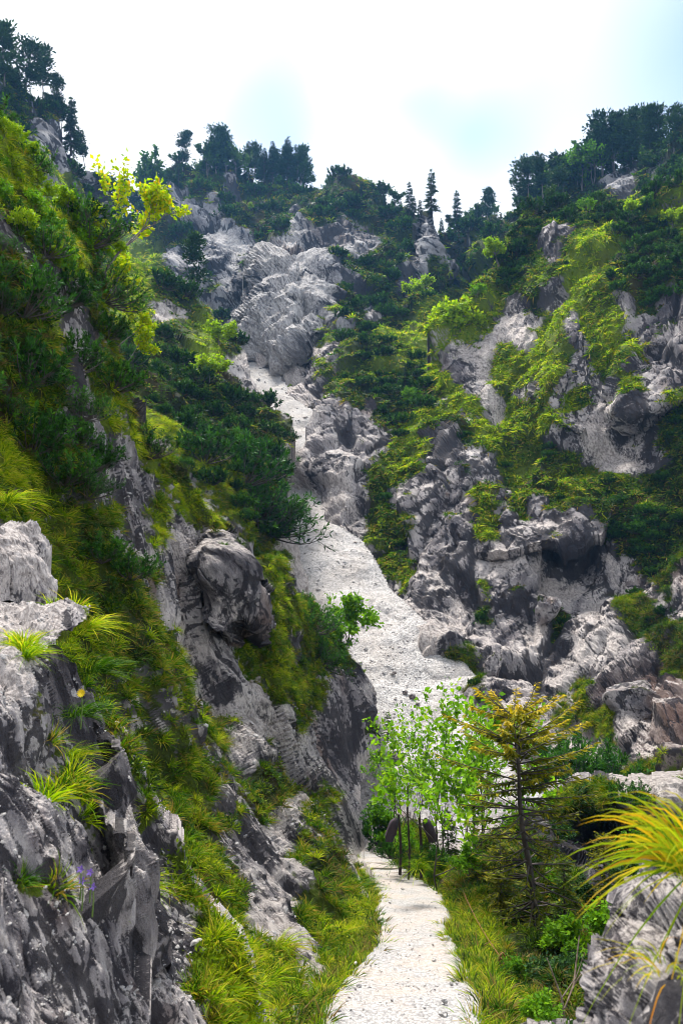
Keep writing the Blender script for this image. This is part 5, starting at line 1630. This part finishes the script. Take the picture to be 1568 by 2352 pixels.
def flower(px, py, d, rad, stem, mat, petals, label, name, lean=(0.1, -0.1)):
    g = V(px, py, d)
    e = empty(name, tuple(g - np.array([0, 0, stem])), 0, 1)
    p = Plant(800 + petals)
    p.tube([(0, 0, 0), (lean[0] * stem * 0.4, lean[1] * stem * 0.4, stem * 0.55), (0, 0, stem)], [0.003, 0.0025, 0.002], 4)
    o = bpy.data.objects.new('stem', p.trunk_mesh(name + '_stem', M_STEM))
    link(o, e)
    for k_ in range(petals):
        a_ = 2 * math.pi * k_ / petals
        q = Plant(1)
        q.kites(np.array([[0, 0, 0.0]]), np.array([math.cos(a_), -0.55 + 0.2 * math.sin(a_), math.sin(a_)]), rad, rad * 0.5, 0.5, up=np.array([[0, 1.0, 0.2]]))
        pm = q.crown_mesh('petal', mat)
        po = bpy.data.objects.new('petal', pm)
        po.location = (0, 0, stem)
        link(po, e)
    tag(e, label, 'flower')


flower(188, 1592, 3.15, 0.024, 0.16, M_PETAL_Y, 12, 'yellow flower on a thin stem under the gravel ledge', 'yellow_flower')
for (px, py, lab) in [(186, 1996, 'upper left'), (208, 2003, 'upper right'), (190, 2022, 'lower left'), (214, 2036, 'lower right')]:
    flower(px, py, 2.42, 0.017, 0.10, M_PETAL_V, 5, 'small violet bellflower on the near slab, %s of four' % lab, 'violet_flower')
for (px, py, d, lab) in [(1135, 2270, 6.0, 'highest'), (1150, 2305, 5.8, 'middle'), (1118, 2330, 5.4, 'lowest')]:
    flower(px, py, d, 0.03, 0.15, M_PETAL_Y, 5, 'tiny yellow flower in the grass right of the path, %s of three' % lab, 'yellow_flower')
near('airylime', 'leafy_plant', 110, 2062, 2.42, 45, 'small yellow-green leafy plant growing from the near slab', 'plant', parts=('stem', 'leaves'))

# ------------------------------------------------------------------ boulders and blocks
def boulder_mesh(i, near=False):
    import bmesh
    bm = bmesh.new()
    bmesh.ops.create_icosphere(bm, subdivisions=5, radius=0.5)
    co = np.array([v.co for v in bm.verts])
    nr_ = co / 0.5
    rr = np.random.default_rng(900 + i)
    for k_ in range(10):
        nn = unit(rr.normal(size=3))
        co -= np.outer(np.clip(co @ nn - rr.uniform(0.24, 0.42), 0, None), nn)
    dsp = np.zeros(len(co))
    jn = np.zeros(len(co))
    for k_, sc_ in enumerate((0.4, 0.2, 0.09)):
        fv, jt = facet(co / sc_ + 0.2 * np.stack([vnoise(co / sc_ * 2 + 7 * c, i + c) for c in range(3)], -1), i * 7 + k_)
        dsp += 0.14 * sc_ * fv
        jn = np.maximum(jn, jt)
    co += nr_ * dsp[:, None]
    for v, c in zip(bm.verts, co):
        v.co = c
    me = bpy.data.meshes.new('boulder')
    bm.to_mesh(me)
    bm.free()
    me.materials.append(M_WALL)
    for nm, val in (('tone', 0.5 + 0.6 * fbm(co * 6, 4, i)), ('lich_shade', 0.16 + 0.4 * jn + 0.7 * fbm(co * 9, 4, i + 3)), ('stain', np.clip(fbm(co * 3, 3, i + 5) * 2, 0, 1)),
                    ('dust', 0.2 + 0.3 * nr_[:, 2]), ('veg', 0.12 + 0.3 * nr_[:, 2] + 0.4 * fbm(co * 7, 3, i + 8)), ('lush', np.full(len(co), 0.4)), ('brown', np.full(len(co), 0.3))):
        at_ = me.attributes.new(nm, 'FLOAT', 'POINT')
        at_.data.foreach_set('value', np.clip(val, 0, 1).astype(np.float32))
    return me


BLK = [boulder_mesh(i) for i in range(5)]


def block(i, px, py, d, sp, label, rz=0.0, sq=(1, 1, 1)):
    o = bpy.data.objects.new('boulder', BLK[i])
    s = size(sp, d)
    o.location = V(px, py, d)
    o.scale = (s * sq[0], s * sq[1], s * sq[2])
    o.rotation_euler = (0.2, -0.15, rz)
    COL.objects.link(o)
    tag(o, label, 'boulder', 'loose boulders')


block(0, 1470, 1610, 24.6, 150, 'large rounded boulder at the foot of the right wall', 0.4, (1, 1, 0.85))
block(1, 1305, 1660, 27.4, 70, 'small boulder on the rubble left of the large rounded one', 1.2)
block(2, 1258, 1400, 34.4, 80, 'squarish block set in the right wall below the overhang', 0.2, (0.8, 0.8, 1.1))
block(3, 1130, 1530, 32.0, 60, 'reddish block at the foot of the right wall by the scree', 2.0, (0.8, 0.8, 1.3))
block(4, 1020, 1135, 42.0, 36, 'pale wedged stone in the dark cleft of the buttress', 0.6, (0.7, 0.7, 1.2))
block(0, 602, 1395, 15.8, 60, 'smooth pale block under the dark hollow of the rock dome', 1.0, (0.8, 0.8, 1.3))
block(2, 910, 1745, 24.6, 44, 'flat topped stone at the foot of the rock nose', 0.3, (1, 1, 0.9))
for n_, (px, py, sp, lab) in enumerate([(930, 1590, 13, 'uppermost'), (946, 1600, 16, 'largest'), (960, 1618, 12, 'lowest'), (905, 1545, 11, 'leftmost')]):
    block(n_, px, py, slope_depth(px, py) - 0.05, sp, '%s of four loose stones in the middle of the scree' % lab, n_ * 1.3, (1, 1, 0.8))

# ------------------------------------------------------------------ made things
M_WOOD = plain_material('weathered_wood', (0.16, 0.13, 0.11), (0.36, 0.32, 0.28), 14, 0.9, (8, 1, 8))
M_STAKE = plain_material('dark_wood', (0.020, 0.012, 0.010), (0.05, 0.03, 0.025), 18, 0.9, (6, 6, 0.6))
M_RUST = plain_material('rusty_iron', (0.10, 0.03, 0.015), (0.22, 0.075, 0.03), 40, 0.75, metal=0.3)
M_CLOTH = plain_material('dark_violet_cloth', (0.022, 0.013, 0.022), (0.05, 0.032, 0.045), 10, 0.8, (10, 10, 1), bump=0.5)
M_STRAP = plain_material('black_strap', (0.008, 0.008, 0.014), (0.016, 0.016, 0.03), 30, 0.7)


def box_mesh(name, sx, sy, sz, mat, bev=0.006):
    import bmesh
    bm = bmesh.new()
    bmesh.ops.create_cube(bm, size=1.0)
    for v in bm.verts:
        v.co = (v.co.x * sx, v.co.y * sy, v.co.z * sz)
    bmesh.ops.bevel(bm, geom=list(bm.edges), offset=bev, segments=1, affect='EDGES')
    me = bpy.data.meshes.new(name)
    bm.to_mesh(me)
    bm.free()
    me.materials.append(mat)
    return me


plank_me = box_mesh('plank', 0.7, 0.035, 0.06, M_WOOD)
for i, (py, xa, xb, d) in enumerate([(2012, 856, 950, 14.5), (2000, 848, 930, 15.4), (1988, 840, 915, 16.3), (1976, 834, 905, 17.1), (1964, 830, 898, 17.9), (1953, 828, 890, 18.7), (1943, 826, 885, 19.4)]):
    a_, b_ = V(xa, py, d), V(xb, py, d)
    o = bpy.data.objects.new('plank', plank_me)
    m_ = (a_ + b_) / 2
    o.location = (m_[0], m_[1], m_[2] + 0.03)
    o.rotation_euler = (0, rng.normal(0, 0.03), rng.normal(0.1, 0.06))
    link(o, path)


def garment(px, py, d, side, label):
    """dark remnant of a half-erased hiker, set on an added stake: rounded shoulder, folded hanging sleeve"""
    top = V(px, py, d)
    nu, nv = 28, 22
    vv, ff = [], []
    for j in range(nv):
        v = j / (nv - 1)
        for i in range(nu):
            a = 2 * math.pi * i / nu
            w = 0.055 + 0.075 * math.sin(min(1, v * 2.6) * math.pi / 2) - 0.035 * max(0, v - 0.75) / 0.25
            if v < 0.16:
                w *= math.sqrt(v / 0.16 + 0.02)
            fold = 1 + 0.10 * math.sin(5 * a + 2.0 * v) * min(1, v * 2) + 0.05 * math.sin(11 * a - 3 * v)
            cx = side * (0.03 + 0.17 * math.sin(v * 1.45) ** 1.3)
            vv.append((cx + math.cos(a) * w * fold, math.sin(a) * w * 0.75 * fold, -0.60 * v + 0.02 * math.sin(9 * v)))
    for j in range(nv - 1):
        for i in range(nu):
            k2 = (i + 1) % nu
            ff.append((j * nu + i, j * nu + k2, (j + 1) * nu + k2, (j + 1) * nu + i))
    e = empty('hiker_sleeve', tuple(top), 0, 0.75)  # stands in for one dark sleeve left of a half-erased hiker
    o = bpy.data.objects.new('sleeve', np_mesh('sleeve', np.array(vv), np.array(ff), [M_CLOTH], None, True))
    link(o, e)
    p = Plant(3)
    p.tube([(side * -0.02, -0.07, 0.0), (side * 0.0, -0.11, -0.10), (side * 0.03, -0.115, -0.25)], [0.022, 0.024, 0.02], 6)
    o = bpy.data.objects.new('strap', p.trunk_mesh('strap', M_STRAP))
    link(o, e)
    tag(e, label, 'jacket', 'dark sleeves of the half-erased hiker')


def stake(px, py0, py1, d, rad, label):
    a_, b_ = V(px, py0, d), V(px, py1, d)
    e = Plant(int(px))
    hgt = a_[2] - b_[2]
    zz2 = np.linspace(0, 1, 7)
    e.tube(np.stack([0.02 * np.sin(zz2 * 4), 0.01 * np.cos(zz2 * 5), zz2 * hgt], -1), rad * (1.1 - 0.3 * zz2), 7)
    o = bpy.data.objects.new('wooden_stake', e.trunk_mesh('wooden_stake', M_STAKE))
    o.location = b_
    COL.objects.link(o)
    tag(o, label, 'stake', 'added stakes under the hiker sleeves')


garment(911, 1878, 13.6, -1, 'left dark violet sleeve of the half-erased hiker beside the path')
garment(974, 1879, 13.5, 1, 'right dark violet sleeve of the half-erased hiker beside the path')
stake(918, 1872, 2010, 13.75, 0.028, 'added dark stake under the left sleeve of the half-erased hiker')  # stakes are made up to carry the erased hiker's sleeves
stake(938, 1850, 2030, 13.7, 0.02, 'added thin dark stake between the two sleeves of the half-erased hiker')
stake(966, 1874, 2040, 13.6, 0.03, 'added dark stake under the right sleeve of the half-erased hiker')

# rusty anchor with wire rope beside the path
ring_c = V(1153, 2205, 6.9)
foot = V(1163, 2330, 6.55)
e = empty('iron_anchor', tuple(foot - np.array([0, 0, 0.25])), 0, 1)
p = Plant(5)
rel = ring_c - foot + np.array([0, 0, 0.25])
p.tube([(0, 0, 0), rel * 0.5 + np.array([0.01, 0, 0]), rel - np.array([0, 0, 0.05])], [0.011, 0.011, 0.011], 8)
o = bpy.data.objects.new('rod', p.trunk_mesh('rod', M_RUST))
link(o, e)
p = Plant(6)
aa = np.linspace(0, 2 * math.pi, 25)
p.tube(np.stack([rel[0] + 0.032 * np.cos(aa), rel[1] + 0.022 * np.cos(aa), rel[2] + 0.055 * np.sin(aa)], -1), 0.010, 6)
o = bpy.data.objects.new('ring', p.trunk_mesh('ring', M_RUST))
link(o, e)
tag(e, 'rusty iron anchor rod with a ring in the grass right of the path', 'anchor')
p = Plant(8)
c0, c1 = ring_c, V(1062, 2045, 10.8)
tt2 = np.linspace(0, 1, 14)[:, None]
cab = c0 * (1 - tt2) + c1 * tt2 + np.array([0, 0, -0.25]) * (tt2 * (1 - tt2))
p.tube(cab, 0.005, 6)
o = bpy.data.objects.new('wire_rope', p.trunk_mesh('wire_rope', M_RUST))
COL.objects.link(o)
tag(o, 'rusty wire rope running from the iron ring along the path', 'rope')
# bare pale shoots in the lower right
for n_, (x0, y0, x1, y1, d, lab) in enumerate([(1280, 2360, 1330, 2150, 5.6, 'pale bare shoot rising left of the boulder'), (1300, 2370, 1255, 2200, 5.4, 'pale bare shoot leaning left near the bottom edge'), (1330, 2360, 1400, 2190, 5.2, 'pale bare shoot leaning right towards the boulder')]):
    p = Plant(40 + n_)
    a_, b_ = V(x0, y0, d), V(x1, y1, d * 1.02)
    mid_ = (a_ + b_) / 2 + np.array([0.04, 0, -0.03])
    p.tube([a_ - a_, mid_ - a_, b_ - a_], [0.012, 0.009, 0.004], 5)
    p.tube([mid_ - a_, mid_ - a_ + np.array([0.12, 0.02, 0.14]), mid_ - a_ + np.array([0.2, 0.05, 0.3])], [0.007, 0.005, 0.002], 4)
    o = bpy.data.objects.new('bare_shoot', p.trunk_mesh('bare_shoot', M_TWIG))
    o.location = a_
    COL.objects.link(o)
    tag(o, lab, 'twig', 'bare shoots')

# ------------------------------------------------------------------ air
import bmesh as _bm
bm = _bm.new()
_bm.ops.create_cube(bm, size=1.0)
lo, hi = np.array([-150.0, -15.0, -80.0]), np.array([190.0, 260.0, 125.0])
for v in bm.verts:
    v.co = Vector((lo + hi) / 2) + Vector((hi - lo) * np.array(v.co))
me = bpy.data.meshes.new('haze')
bm.to_mesh(me)
bm.free()
hm, ns, lk = new_mat('haze_air')
pv = N(ns, 'ShaderNodeVolumePrincipled')
pv.inputs['Color'].default_value = (0.20, 0.50, 1.0, 1)
pv.inputs['Density'].default_value = 0.0003
pv.inputs['Anisotropy'].default_value = 0.2
out = N(ns, 'ShaderNodeOutputMaterial')
lk.new(pv.outputs[0], out.inputs['Volume'])
me.materials.append(hm)
haze = bpy.data.objects.new('haze', me)
COL.objects.link(haze)
tag(haze, 'thin blue haze in the gorge', None, None, 'stuff')
